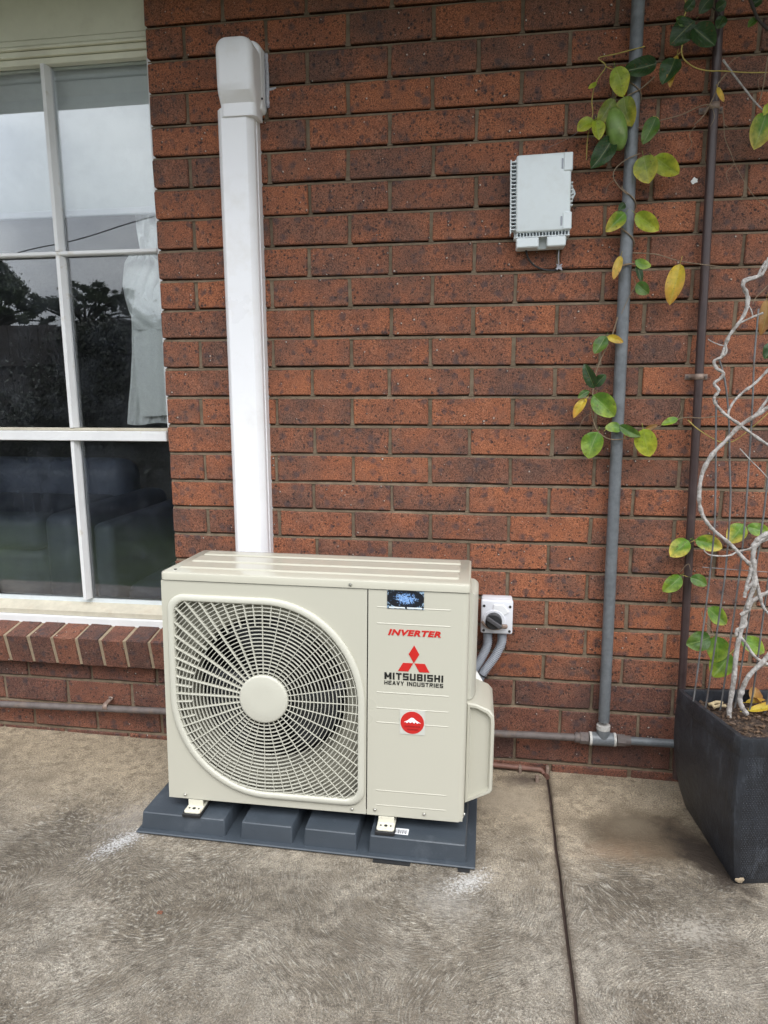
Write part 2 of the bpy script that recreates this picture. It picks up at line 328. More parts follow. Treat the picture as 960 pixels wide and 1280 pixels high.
    c = mixc(Nn, Ll, ramp(Nn, Ll, blo.outputs[0], [(.60, 0.), (.75, .55)]), c, (.36, .335, .29))
    bld = tex_noise(Nn, Ll, v, 8.5, 7, .75)
    c = mixc(Nn, Ll, ramp(Nn, Ll, bld.outputs[0], [(.52, 0.), (.72, .75)]), c, (.075, .057, .040))
    def stain(cx, cy, rx, ry, rot, col, amt, inner=.35, nscale=14, namt=.5):
        nonlocal c
        mpp = Nn.new('ShaderNodeMapping'); mpp.vector_type = 'TEXTURE'
        mpp.inputs['Location'].default_value = (cx, cy, 0); mpp.inputs['Rotation'].default_value = (0, 0, rot); mpp.inputs['Scale'].default_value = (rx, ry, 1)
        Ll.new(v, mpp.inputs[0]); ln = Nn.new('ShaderNodeVectorMath'); ln.operation = 'LENGTH'; Ll.new(mpp.outputs[0], ln.inputs[0])
        nn = tex_noise(Nn, Ll, v, nscale, 6, .7)
        d = mth(Nn, Ll, 'ADD', ln.outputs['Value'], mth(Nn, Ll, 'MULTIPLY', mth(Nn, Ll, 'SUBTRACT', nn.outputs[0], .5), namt * 2))
        mr = ramp(Nn, Ll, d, [(inner, amt), (1., 0.)])
        c = mixc(Nn, Ll, mr, c, col)
    q = gat(812, 1045); stain(q.x, q.y, .21, .15, .2, (.095, .070, .046), .9, .55, 10, .5)
    q = gat(790, 1030); stain(q.x, q.y, .10, .07, .2, (.20, .165, .12), .5, .2, 10, .3)
    q = gat(885, 1075); stain(q.x, q.y, .20, .08, -1.15, (.035, .026, .020), .95, .4, 22, .7)
    q = gat(655, 975); stain(q.x, q.y, .09, .05, .1, (.075, .055, .045), .8, .3, 30, .6)
    q = gat(152, 1052); stain(q.x, q.y, .030, .085, -.55, (.62, .62, .63), .7, .0, 150, 3.4)
    q = gat(175, 1020); stain(q.x, q.y, .10, .16, -.55, (.36, .34, .33), .3, .0, 60, 1.6)
    q = gat(585, 1103); stain(q.x, q.y, .035, .07, -.9, (.62, .61, .60), .7, .0, 150, 3.2)
    q = gat(560, 1125); stain(q.x, q.y, .11, .09, -.3, (.44, .42, .39), .32, .0, 60, 1.6)
    q = gat(635, 1000); stain(q.x, q.y, .16, .13, .0, (.40, .34, .26), .55, .3, 18, .4)
    # rusty dirt along the control joint
    jd = mth(Nn, Ll, 'ABSOLUTE', mth(Nn, Ll, 'SUBTRACT', mth(Nn, Ll, 'SUBTRACT', sp.outputs[0], 1.2199), mth(Nn, Ll, 'MULTIPLY', mth(Nn, Ll, 'ADD', sp.outputs[1], .02), .0307)))
    jn = mth(Nn, Ll, 'ADD', jd, mth(Nn, Ll, 'MULTIPLY', mth(Nn, Ll, 'SUBTRACT', blo.outputs[0], .5), .05))
    c = mixc(Nn, Ll, ramp(Nn, Ll, jn, [(.003, .65), (.020, 0.)]), c, (.085, .062, .045))
    q = gat(770, 1065); stain(q.x, q.y, .13, .06, .2, (.30, .20, .13), .35, .1, 20, .8)
    q = gat(870, 1165); stain(q.x, q.y, .09, .05, .3, (.46, .43, .38), .45, .0, 110, 3.0)
    Ll.new(c, P.inputs['Base Color']); P.inputs['Roughness'].default_value = .82; P.inputs['Specular IOR Level'].default_value = .3
    h = mth(Nn, Ll, 'ADD', mth(Nn, Ll, 'MULTIPLY', lf, 1.2), mth(Nn, Ll, 'MULTIPLY', fine.outputs[0], .6))
    b1 = bump(Nn, Ll, P, h, .0035)
    bump(Nn, Ll, P, patch.outputs[0], .02, 1., b1)
    return m
M['concrete'] = concrete_material()
M['grass'] = simple('lawn', (.035, .052, .018), .9, var=.4, scale=2, bmp=.02, bscale=40)
M['groove'] = simple('joint_dirt', (.045, .028, .022), .95, var=.3, bmp=.002)

# ------------------------------------------------------------------ mesh helpers
def link(name, me, mat=None, parent=None, smooth=None, stuff=False):
    if isinstance(me, bmesh.types.BMesh):
        bmesh.ops.recalc_face_normals(me, faces=me.faces[:])
        m2 = bpy.data.meshes.new(name); me.to_mesh(m2); me.free(); me = m2
    o = bpy.data.objects.new(name, me); C.objects.link(o)
    if mat is not None and not me.materials: me.materials.append(mat)
    if smooth:
        me.shade_smooth(); me.set_sharp_from_angle(angle=R(smooth))
    if parent is not None: o.parent = parent
    if stuff: o['kind'] = 'stuff'
    return o
def thing(name, label, cat, loc=(0, 0, 0), rot=None, group=None):
    o = bpy.data.objects.new(name, None); C.objects.link(o); o.empty_display_size = .05
    if rot is not None: o.matrix_world = Matrix.Translation(loc) @ rot.to_4x4()
    else: o.location = loc
    o['label'] = label; o['category'] = cat
    if group: o['group'] = group
    return o
def tag(o, label, cat, group=None):
    o['label'] = label; o['category'] = cat
    if group: o['group'] = group
    return o
def structure(o): o['kind'] = 'structure'; return o
def bx(x0, x1, y0, y1, z0, z1, bev=0, seg=1, bm=None):
    b = bmesh.new(); r = bmesh.ops.create_cube(b, size=1)
    for v in b.verts: v.co = Vector(((x0 + x1) / 2 + v.co.x * (x1 - x0), (y0 + y1) / 2 + v.co.y * (y1 - y0), (z0 + z1) / 2 + v.co.z * (z1 - z0)))
    if bev: bmesh.ops.bevel(b, geom=b.edges[:], offset=bev, segments=seg, affect='EDGES', profile=.5)
    if bm is None: return b
    add(bm, b); return bm
def add(bm, b2):
    m = bpy.data.meshes.new('t'); b2.to_mesh(m); b2.free(); bm.from_mesh(m); bpy.data.meshes.remove(m); return bm
def tube(pts, r, n=10, bm=None, caps=True, rf=None):
    bm = bm or bmesh.new(); pts = [Vector(p) for p in pts]; prev = None; rings = []
    T = [(pts[min(i + 1, len(pts) - 1)] - pts[max(i - 1, 0)]).normalized() for i in range(len(pts))]
    up = Vector((0, 0, 1)) if abs(T[0].z) < .9 else Vector((1, 0, 0)); a = T[0].cross(up).normalized()
    for i, p in enumerate(pts):
        a = (a - T[i] * a.dot(T[i])).normalized(); b = T[i].cross(a)
        rr = rf(i / (len(pts) - 1), i) if rf else r
        rings.append([bm.verts.new(p + rr * (math.cos(2 * math.pi * k / n) * a + math.sin(2 * math.pi * k / n) * b)) for k in range(n)])
    for A, B in zip(rings, rings[1:]):
        for k in range(n): bm.faces.new((A[k], A[(k + 1) % n], B[(k + 1) % n], B[k]))
    if caps: bm.faces.new(rings[0][::-1]); bm.faces.new(rings[-1])
    return bm
def spline(pts, sub=6):
    P = [Vector(p) for p in pts]; out = []
    for i in range(len(P) - 1):
        p0, p1, p2, p3 = P[max(i - 1, 0)], P[i], P[i + 1], P[min(i + 2, len(P) - 1)]
        for k in range(sub):
            t = k / sub; out.append(.5 * ((2 * p1) + (p2 - p0) * t + (2 * p0 - 5 * p1 + 4 * p2 - p3) * t * t + (3 * p1 - p0 - 3 * p2 + p3) * t ** 3))
    return out + [P[-1]]
def prism(loops, y0, y1, bm=None, ch=0.):
    """extrude outline(s) given in x,z along y; y0 is the front (towards the camera). ch chamfers the front edge."""
    bm = bm or bmesh.new()
    def off(lp, d, hole):
        n = len(lp); A = sum(lp[i][0] * lp[(i + 1) % n][1] - lp[(i + 1) % n][0] * lp[i][1] for i in range(n))
        s = 1 if A > 0 else -1
        if hole: s = -s
        o = []
        for i in range(n):
            a, b, c = Vector(lp[i - 1]), Vector(lp[i]), Vector(lp[(i + 1) % n])
            e1 = (b - a).normalized(); e2 = (c - b).normalized(); nn = Vector((-e1.y - e2.y, e1.x + e2.x))
            nn = nn.normalized() if nn.length > 1e-9 else Vector((-e1.y, e1.x))
            o.append(tuple(b + nn * d * s))
        return o
    lv = [(y1, loops)]
    if ch: lv += [(y0 + ch * (1 if y1 > y0 else -1), loops), (y0, [off(l, ch, i > 0) for i, l in enumerate(loops)])]
    else: lv += [(y0, loops)]
    V = [[[bm.verts.new((x, y, z)) for x, z in l] for l in ls] for y, ls in lv]
    for A, B in zip(V, V[1:]):
        for la, lb in zip(A, B):
            for i in range(len(la)): bm.faces.new((la[i], la[(i + 1) % len(la)], lb[(i + 1) % len(la)], lb[i]))
    for lvv, (y, ls) in ((V[0], lv[0]), (V[-1], lv[-1])):
        flat = [v for l in lvv for v in l]
        for t in tessellate_polygon([[Vector((x, z, 0)) for x, z in l] for l in ls]):
            try: bm.faces.new([flat[i] for i in t])
            except ValueError: pass
    return bm
def rrect(x0, x1, z0, z1, r, n=5):
    out = []
    rs = r if isinstance(r, (list, tuple)) else (r,) * 4      # tr, tl, bl, br
    for (cx, cz, a), q in zip(((x1, z1, 0), (x0, z1, 90), (x0, z0, 180), (x1, z0, 270)), rs):
        sx = -1 if cx == x1 else 1; sz = -1 if cz == z1 else 1
        for k in range(n + 1):
            t = R(a + 90 * k / n); out.append((cx + sx * q + q * math.cos(t), cz + sz * q + q * math.sin(t)))
    return out
def circ(cx, cz, r, n=32): return [(cx + r * math.cos(2 * math.pi * k / n), cz + r * math.sin(2 * math.pi * k / n)) for k in range(n)]
def loft(secs, bm=None):
    """secs: list of closed loops of 3-D points, equal counts"""
    bm = bm or bmesh.new(); V = [[bm.verts.new(p) for p in s] for s in secs]
    for A, B in zip(V, V[1:]):
        for i in range(len(A)): bm.faces.new((A[i], A[(i + 1) % len(A)], B[(i + 1) % len(A)], B[i]))
    bm.faces.new(V[0][::-1]); bm.faces.new(V[-1]); return bm
def cyl(p0, p1, r, n=16, bm=None, r1=None):
    return tube([p0, p1], r, n, bm, True, (lambda t, i: r if i == 0 else (r1 if r1 is not None else r)))
def text_mesh(s, size, bold=.0, xs=1., shear=0., extrude=.0004, space=1.):
    cu = bpy.data.curves.new('t', 'FONT'); cu.body = s; cu.size = size; cu.offset = bold; cu.extrude = extrude; cu.shear = shear; cu.space_character = space
    cu.resolution_u = 3
    o = bpy.data.objects.new('t', cu); C.objects.link(o); bpy.context.view_layer.update()
    me = bpy.data.meshes.new_from_object(o.evaluated_get(bpy.context.evaluated_depsgraph_get()))
    bpy.data.objects.remove(o); bpy.data.curves.remove(cu)
    for v in me.vertices: x, y, z = v.co; v.co = (x * xs, -z, y)
    me.materials.clear(); return me
def block_text(s, x0, x1, z0, z1, y, gap=.22, tx=.30, tz=.24):
    'wide heavy capitals built stroke by stroke'
    H_ = 'rect'; S_ = {'M': 1.25, 'I': .32, 'W': 1.3, ' ': .5}
    L_ = dict(
        M=[(0, 0, tx, 1), (1 - tx, 0, 1, 1), ('d', tx * .5, 1, .5, .25), ('d', 1 - tx * .5, 1, .5, .25)], I=[(0, 0, 1, 1)],
        T=[(0, 1 - tz, 1, 1), (.5 - tx / 2, 0, .5 + tx / 2, 1 - tz)], S=[(0, 1 - tz, 1, 1), (0, .5, tx, 1 - tz), (0, .5 - tz / 2, 1, .5 + tz / 2), (1 - tx, tz, 1, .5), (0, 0, 1, tz)],
        U=[(0, 0, tx, 1), (1 - tx, 0, 1, 1), (tx, 0, 1 - tx, tz)], B=[(0, 0, tx, 1), (tx, 1 - tz, .92, 1), (tx, .5 - tz / 2, .92, .5 + tz / 2), (tx, 0, .95, tz), (1 - tx, .08, 1, .46), (1 - tx, .54, .97, .94)],
        H=[(0, 0, tx, 1), (1 - tx, 0, 1, 1), (tx, .5 - tz / 2, 1 - tx, .5 + tz / 2)], E=[(0, 0, tx, 1), (tx, 1 - tz, 1, 1), (tx, .5 - tz / 2, .92, .5 + tz / 2), (tx, 0, 1, tz)],
        A=[('d', tx * .45, 0, .5, 1), ('d', 1 - tx * .45, 0, .5, 1), (.25, .2, .75, .2 + tz)], V=[('d', tx * .45, 1, .5, 0), ('d', 1 - tx * .45, 1, .5, 0)], Y=[('d', tx * .45, 1, .5, .45), ('d', 1 - tx * .45, 1, .5, .45), (.5 - tx / 2, 0, .5 + tx / 2, .5)],
        N=[(0, 0, tx, 1), (1 - tx, 0, 1, 1), ('d', tx * .5, 1, 1 - tx * .5, 0)], D=[(0, 0, tx, 1), (tx, 1 - tz, .9, 1), (tx, 0, .9, tz), (1 - tx, .08, 1, .92)],
        R=[(0, 0, tx, 1), (tx, 1 - tz, .95, 1), (tx, .42, .95, .42 + tz), (1 - tx, .48, 1, .95), ('d', .55, .45, 1 - tx * .5, 0)])
    tot = sum(S_.get(c, 1.) for c in s) + gap * (len(s) - 1); k = (x1 - x0) / tot; x = x0; bm = bmesh.new(); i = 0
    for c in s:
        w_ = S_.get(c, 1.) * k
        for st in L_.get(c, []):
            if st[0] == 'd':
                a, b_ = Vector((st[1], st[2])), Vector((st[3], st[4])); h = tx * .55 * (.85 if c == 'M' else 1)
                if c == 'M': h *= .8
                q = [(a.x - h, a.y), (a.x + h, a.y), (b_.x + h, b_.y), (b_.x - h, b_.y)]
            else: q = [(st[0], st[1]), (st[2], st[1]), (st[2], st[3]), (st[0], st[3])]
            i += 1; bm.faces.new([bm.verts.new((x + u * w_, y - .00002 * (i % 7), z0 + v * (z1 - z0))) for u, v in q])
        x += w_ + gap * k
    return bm
def fit_text(me, x0, x1, z0, z1, y):
    xs = [v.co.x for v in me.vertices]; zs = [v.co.z for v in me.vertices]; a, b, c, d = min(xs), max(xs), min(zs), max(zs)
    for v in me.vertices: v.co = (x0 + (v.co.x - a) / (b - a) * (x1 - x0), y + v.co.y, z0 + (v.co.z - c) / (d - c) * (z1 - z0))
    return me
TILT = None
def tilt(yaw=0., le=.0314, ro=.0078):
    def f(x, y, z):
        x1 = x * math.cos(ro) + z * math.sin(ro); z1 = -x * math.sin(ro) + z * math.cos(ro)
        y2 = y * math.cos(le) + z1 * math.sin(le); z2 = -y * math.sin(le) + z1 * math.cos(le)
        return (math.cos(yaw) * x1 - math.sin(yaw) * y2, math.sin(yaw) * x1 + math.cos(yaw) * y2, z2)
    a, b, c = f(1, 0, 0), f(0, 1, 0), f(0, 0, 1)
    return Matrix(((a[0], b[0], c[0]), (a[1], b[1], c[1]), (a[2], b[2], c[2])))

# ================================================================== SETTING
# patio: two slabs with a control joint between them
def jx(y): return 1.2199 + (y + .02) * (.0276 / .9)
def slab(name, side):
    bm = bmesh.new(); ys = [.12 - i * .03 for i in range(53)]; g = .0036
    xs0 = [-6, 0]
    top = []
    for y in ys:
        xj = jx(y) + (-g if side < 0 else g) + .0030 * noise.noise(Vector((y * 9, side * 5, 0))) + .0012 * noise.noise(Vector((y * 40, side, 3)))
        xo = -7. if side < 0 else 6.
        top.append([(xo, y), (xj - .003 * -side * -1, y), (xj, y)])
    rows = []
    for r0_ in top:
        (xo, y), (xb, _), (xj, _) = r0_
        xb = xj + side * .004
        rows.append([bm.verts.new((xo, y, gz(xo, y))), bm.verts.new((xb, y, gz(xb, y))), bm.verts.new((xj, y, gz(xj, y) - .004)), bm.verts.new((xj, y, gz(xj, y) - .1))])
    for A, B in zip(rows, rows[1:]):
        for i in range(3): bm.faces.new((A[i], A[i + 1], B[i + 1], B[i]))
    return structure(link(name, bm, M['concrete']))
slab('patio', -1); slab('patio', 1)
bm = bmesh.new(); vs_ = [bm.verts.new((x, y, gz(1.2, y) - .011)) for x, y in ((1.1, .1), (1.3, .1), (1.3, -1.43), (1.1, -1.43))]; bm.faces.new(vs_)
structure(link('joint_bed', bm, M['groove']))
bm = bmesh.new(); zl = gz(0, -1.44) - .05
for (x0, x1, y0, y1) in ((-200, 200, -200, -1.45), (-200, -6.9, -1.45, 200), (5.9, 200, -1.45, 200)):
    bm.faces.new([bm.verts.new(p) for p in ((x0, y0, zl), (x1, y0, zl), (x1, y1, zl), (x0, y1, zl))])
structure(link('lawn', bm, M['grass']))

# brick wall ---------------------------------------------------------
def zj(k):
    if k <= 21: return ZO - .0876 * (k - 12)
    return ZO + {22: -.8815, 23: -.973, 24: -1.066, 25: -1.157}[k]
wall_t = thing('brick_wall', 'speckled red brown brick wall of the house behind the air conditioner', 'wall', (0, 0, 0))
def brick_mesh(L_, H_, D_, seed, mat='brick'):
    r = random.Random(seed); b = bx(-L_ / 2, L_ / 2, 0, D_, -H_ / 2, H_ / 2)
    fe_ = [e for e in b.edges if all(v.co.y < .01 for v in e.verts) and abs(e.verts[0].co.x - e.verts[1].co.x) > .01]
    bmesh.ops.subdivide_edges(b, edges=fe_, cuts=2)
    for v in b.verts: v.co += Vector((r.uniform(-.0016, .0016), r.uniform(-.0012, .0012), r.uniform(-.0015, .0015)))
    bmesh.ops.bevel(b, geom=[e for e in b.edges if min(v.co.y for v in e.verts) < .01], offset=.0028, segments=1, affect='EDGES')
    bmesh.ops.recalc_face_normals(b, faces=b.faces[:]); m = bpy.data.meshes.new('brick'); b.to_mesh(m); b.free(); m.materials.append(M[mat]); return m
cache = {}
def bmesh_for(L_, H_, mat='brick'):
    key = (round(L_, 3), round(H_, 3), rnd.randrange(4), mat)
    if key not in cache: cache[key] = brick_mesh(key[0], key[1], .10, rnd.random(), mat)
    return cache[key]
mass = bmesh.new()
HEADS = []; TOPK = -4; WL = -2.43                     # window opening spans WL..0
def lay(k, x0, x1, h_top, h_bot, solo):
    zc = (h_top + h_bot) / 2; H_ = h_top - h_bot
    Lb = x1 - x0; dy = rnd.uniform(-.0015, .0015)
    if solo:
        o = bpy.data.objects.new('brick', bmesh_for(Lb, H_, 'damp' if k >= 21 else 'brick')); C.objects.link(o); o.parent = wall_t
        o.location = ((x0 + x1) / 2 , dy, zc + rnd.uniform(-.001, .001)); o.rotation_euler = (rnd.uniform(-.012, .012), rnd.uniform(-.005, .005), rnd.uniform(-.008, .008))
    else: bx(x0, x1, dy, .1, h_bot, h_top, .0028, 1, mass)
for k in range(TOPK, 25):
    if k <= 20: off = .115 if k % 2 else .235
    else: off = {21: .148, 22: .052, 23: .155, 24: .03}[k]
    lo = -3.6 if k >= 21 else 0.
    n0 = -16; perps = [off + .24 * n for n in range(n0, 15)]
    ht, hb = zj(k) - .0055, zj(k + 1) + .0055
    if k == 21: pass
    edges = [x for x in perps if (x > .03 if k <= 20 else x > lo)]
    if k <= 20: edges = [-.0051] + edges
    js = {e: (rnd.uniform(-.004, .004) if e > .03 else 0.) for e in edges}
    HEADS += [(k, e + js[e]) for e in edges if e < 3.3 and e != -.0051]
    for a, b in zip(edges, edges[1:]):
        xa, xb = a + js[a] + .005, b + js[b] - .005
        if b > 3.3: break
        solo = (-2 <= k) and (xb < 2.0) and (xa > -1.0)
        lay(k, xa, xb, ht, hb, solo)
    if k <= 20:                            # wall left of the window
        e2 = [WL] + [WL - (.12 if k % 2 else .24) - .24 * n for n in range(4)]
        HEADS += [(k, x_ + .005) for x_ in e2[1:]]
        for b, a in zip(e2, e2[1:]): lay(k, a + .01, b - (.0 if b == WL else .0), ht, hb, False)
mo = link('brick_field', mass, M['brick_mass'], wall_t, None, True)
mort = bmesh.new(); MR = .0050
bx(.004, 3.4, .021, .098, -.1, zj(TOPK), 0, 1, mort)
bx(-3.7, .004, .021, .098, -.1, zj(21) + .001, 0, 1, mort)
bx(-3.7, WL - .004, .021, .098, zj(21) + .001, zj(TOPK), 0, 1, mort)
def head_joint(x, k):
    bx(x - .0075, x + .0075, MR + rnd.uniform(-.001, .001), .0215, zj(k + 1) + .001, zj(k) - .0008, 0, 1, mort)
for k_, x_ in HEADS: head_joint(x_, k_)
for k in range(TOPK, 25):                # bed joints struck deeper under the brick above
    z0, z1 = zj(k + 1) - .0062, zj(k + 1) + .0064
    for x0_, x1_ in (((.002, 3.4), (-3.7, WL - .003)) if k <= 20 else ((-3.7, 3.4),)):
        nn_ = 60; row = []
        for i in range(nn_ + 1):
            x_ = x0_ + (x1_ - x0_) * i / nn_; j_ = .0008 * noise.noise(Vector((x_ * 14, k * 3.1, 0)))
            row.append((mort.verts.new((x_, .0022 + j_, z0)), mort.verts.new((x_, .0030 + j_, z0 + .0050)), mort.verts.new((x_, .020 + j_, z1))))
        for A, B in zip(row, row[1:]): mort.faces.new((A[0], B[0], B[1], A[1])); mort.faces.new((A[1], B[1], B[2], A[2]))
link('mortar', mort, M['mortar'], wall_t)
# sloping sill of bricks on edge
sillr = R(11.5)
sk = {}
for i in range(28):
    xc = -.0335 - .0868 * i + (.0868 if False else 0)
    if i % 4 not in sk: sk[i % 4] = brick_mesh(.0768, .106, .22, 50 + i, 'damp')
    o = bpy.data.objects.new('sill_brick', sk[i % 4]); C.objects.link(o); o.parent = wall_t
    o.location = (xc - .0175 + .016, -.055 + rnd.uniform(-.001, .001), ZO - .757 + rnd.uniform(-.001, .001)); o.rotation_euler = (sillr, rnd.uniform(-.004, .004), 0)
b = bx(WL, .0, .0, .2, -.049, .050)
o = link('sill_mortar', b, M['mortar_pale'], wall_t); o.location = (0, -.052, ZO - .757); o.rotation_euler = (sillr, 0, 0)
# paint dab
q = at(868, 226, -.002); b = prism([[(q.x + .007 * math.cos(t) * (1 + .35 * math.sin(2.3 * t)), q.z + .008 * math.sin(t) * (1 + .3 * math.cos(3.1 * t))) for t in [k * .45 for k in range(14)]]], -.0035, .002)
link('paint_dab', b, M['white'], wall_t)

# eave over the wall ------------------------------------------------
ev = thing('roof_eave', 'painted soffit and gutter of the eave above the brick wall', 'eave', (0, 0, 2.42))
ev_z = 2.46 - 2.44
link('soffit', bx(-3.8, 3.5, -.74, .2, ev_z, ev_z + .012), M['soffit'], ev)
link('fascia', bx(-3.8, 3.5, -.765, -.742, ev_z - .03, ev_z + .16), M['soffit'], ev)
gp = [(-.765, .13), (-.88, .14), (-.890, .06), (-.865, .02), (-.775, .03)]
bm = bmesh.new(); A = [bm.verts.new((-3.8, y, z)) for y, z in gp]; B = [bm.verts.new((3.5, y, z)) for y, z in gp]
for i in range(5): bm.faces.new((A[i], A[(i + 1) % 5], B[(i + 1) % 5], B[i]))
bm.faces.new(A); bm.faces.new(B); link('gutter', bm, M['gutter'], ev)
bm = bmesh.new(); bm.faces.new([bm.verts.new(p) for p in ((-4, -.86, .2), (3.7, -.86, .2), (3.7, 4., 2.2), (-4, 4., 2.2))]); link('roof', bm, M['roof'], ev)

# window ------------------------------------------------------------
wt = thing('window', 'white painted timber sash window with small panes beside the brick wall', 'window', (0, 0, 0))
GY = .075; JR = -.028                       # glass plane, right edge of what shows
zb = lambda z: ZO + z
bars_x = [-.362 - .40 * i for i in range(6)]
hb_ = bmesh.new()
bx(WL, -.004, .045, .1, zb(1.153), 2.47, .002, 1, hb_); link('head_board', hb_, M['head'], wt)
hm = bmesh.new()
for z0, z1, y in ((1.088, 1.106, .052), (1.1075, 1.124, .044), (1.1255, 1.134, .036), (1.1355, 1.1515, .040)):
    bx(WL, -.004, y, .1, zb(z0), zb(z1), .003, 2, hm)
link('head_moulding', hm, M['head'], wt)
link('jamb', bx(JR, .012, .055, .1, zb(-.02), zb(1.09), .002), M['timber'], wt)
link('jamb', bx(JR, .004, .076, .1, zb(-.64), zb(-.021), .002), M['head'], wt)
link('jamb', bx(WL - .01, WL + .03, .05, .1, zb(-.64), zb(1.09), .002), M['timber'], wt)
# upper sash: outer rails and glazing bars
def bar_v(x, z0, z1, wf=.012, wb=.026):
    lp = [(x - wf / 2, .048), (x + wf / 2, .048), (x + wb / 2, .068), (x + wb / 2, .086), (x - wb / 2, .086), (x - wb / 2, .068)]
    b = bmesh.new(); A = [b.verts.new((a, y, z0)) for a, y in lp]; B = [b.verts.new((a, y, z1)) for a, y in lp]
    for i in range(6): b.faces.new((A[i], A[(i + 1) % 6], B[(i + 1) % 6], B[i]))
    b.faces.new(A); b.faces.new(B); return b
for x in bars_x:
    link('glazing_bar', bar_v(x, zb(.5465), zb(1.089)), M['timber'], wt)
    link('glazing_bar', bar_v(x, zb(-.0125), zb(.5325)), M['timber'], wt)
    link('glazing_bar', bar_v(x - .002, zb(-.607), zb(-.056)), M['timber'], wt)
b = bx(WL + .02, JR + .002, .050, .086, zb(.5335), zb(.5455), .003); link('cross_bar', b, M['timber'], wt)
b = bx(WL + .02, JR + .002, .040, .086, zb(-.055), zb(-.023), .002); link('meeting_rail', b, M['timber'], wt)
b = bx(WL + .02, JR + .002, .052, .086, zb(-.0225), zb(-.0135), .0015); link('meeting_ledge', b, M['timber_cream'], wt)
b = bx(WL + .02, JR + .002, .078, .094, zb(-.63), zb(-.608), .002); link('bottom_bead', b, M['grey_pvc'], wt)
bm = bmesh.new(); pr = [(.035, -.662), (.035, -.646), (.078, -.625), (.1, -.625), (.1, -.662)]
A = [bm.verts.new((WL, y, zb(z))) for y, z in pr]; B = [bm.verts.new((JR + .026, y, zb(z))) for y, z in pr]
for i in range(5): bm.faces.new((A[i], A[(i + 1) % 5], B[(i + 1) % 5], B[i]))
bm.faces.new(A); bm.faces.new(B); link('sill_board', bm, M['timber_cream'], wt)
link('sill_face', bx(WL, JR + .026, .025, .05, zb(-.695), zb(-.6635), .002), M['timber'], wt)
cols = [JR] + bars_x + [WL + .02]
for i, (a, b_) in enumerate(zip(cols, cols[1:])):
    for z0, z1 in ((-.607, -.056), (-.0125, .5325), (.5465, 1.089)):
        link('pane', bx(b_ + .002, a - .002, GY, GY + .003, zb(z0) + .001, zb(z1) - .001), M['glass'], wt)

# the room behind the window
bm = bmesh.new()
def quad(bm, *ps): bm.faces.new([bm.verts.new(p) for p in ps])
X0_, X1_, Y0_, Y1_, Z0_, Z1_ = -3.9, 1.6, .115, 4.2, .12, 2.46
rm = bmesh.new()
bx(X0_, X1_, Y0_, Y1_, Z0_ - .02, Z0_, 0, 1, rm); bx(X0_, X1_, Y0_, Y1_, Z1_, Z1_ + .02, 0, 1, rm)
bx(X0_, X1_, Y1_, Y1_ + .02, Z0_, Z1_, 0, 1, rm); bx(X0_ - .02, X0_, Y0_, Y1_, Z0_, Z1_, 0, 1, rm); bx(X1_, X1_ + .02, Y0_, Y1_, Z0_, Z1_, 0, 1, rm)
bx(.02, X1_, Y0_ - .01, Y0_, Z0_, Z1_, 0, 1, rm); bx(X0_, WL - .02, Y0_ - .01, Y0_, Z0_, Z1_, 0, 1, rm)
bx(WL - .02, .02, Y0_ - .01, Y0_, Z0_, zb(-.63), 0, 1, rm)
structure(link('room_wall', rm, M['room']))
bl = thing('roller_blind', 'white roller blind pulled part way down behind the upper window panes', 'blind', (0, .125, 2.2))
zbl = at(100, 271, .125).z - 2.2
link('cloth', bx(WL + .02, .015, 0, .002, zbl + .02, .14), M['blind'], bl)
link('bottom_bar', bx(WL + .02, .015, -.006, .008, zbl, zbl + .022, .004, 2), M['sticker'], bl)
link('cassette', bx(WL + .02, .015, -.018, .03, at(100, 97, .11).z - 2.2, .14, .006), M['blind'], bl)

# tied back curtain
cq = at(190, 400, .15)
ct_t = thing('curtain', 'white sheer curtain knotted up behind the right window panes', 'curtain', cq)
def cloth_panel(rows_, foldf, name, nx=44, Yc=.15):
    b = bmesh.new(); G = []
    for j, (py, xl, xr) in enumerate(rows_):
        line = []
        for i in range(nx + 1):
            u = i / nx; dyy, dpy = foldf(u, py); line.append(b.verts.new(at(xl + (xr - xl) * u, py + dpy, Yc + dyy) - cq))
        G.append(line)
    for A, B in zip(G, G[1:]):
        for i in range(nx): b.faces.new((A[i], A[i + 1], B[i + 1], B[i]))
    o = link(name, b, M['curtain'], ct_t, 60); m_ = o.modifiers.new('s', 'SUBSURF'); m_.levels = m_.render_levels = 1; return o
def lerp_rows(keys, n):
    out = []
    for i in range(n):
        t = i / (n - 1) * (len(keys) - 1); k = min(int(t), len(keys) - 2); f = t - k
        f2 = f * f * (3 - 2 * f); out.append(tuple(a * (1 - f2) + b * f2 for a, b in zip(keys[k], keys[k + 1])))
    return out
# upper drape falling to the knot with diagonal folds
cloth_panel(lerp_rows([(262, 168, 222), (290, 171, 222), (318, 176, 222), (345, 178, 224), (378, 186, 226)], 26), lambda u, py: (.014 * math.sin((u * 2.2 + (py - 262) * .016) * 6.5) + .005 * math.sin(u * 31 - py * .09), 0), 'drape', Yc=.160)
# lobe of gathered cloth
cloth_panel(lerp_rows([(314, 170, 180), (319, 161, 192), (328, 155.5, 200), (342, 154, 206), (356, 153, 208), (372, 156, 206), (386, 160, 204), (398, 165, 200)], 26), lambda u, py: (-.030 * math.sin(math.pi * u) ** .6 * math.sin(math.pi * min(1, max(0, (py - 310) / 92))) ** .5 + - .012 * abs(math.sin(u * 12 + (py - 340) * .05 + 2 * math.sin((py - 330) * .05))), 2 * math.sin(u * 8)), 'gathered_cloth', Yc=.150)
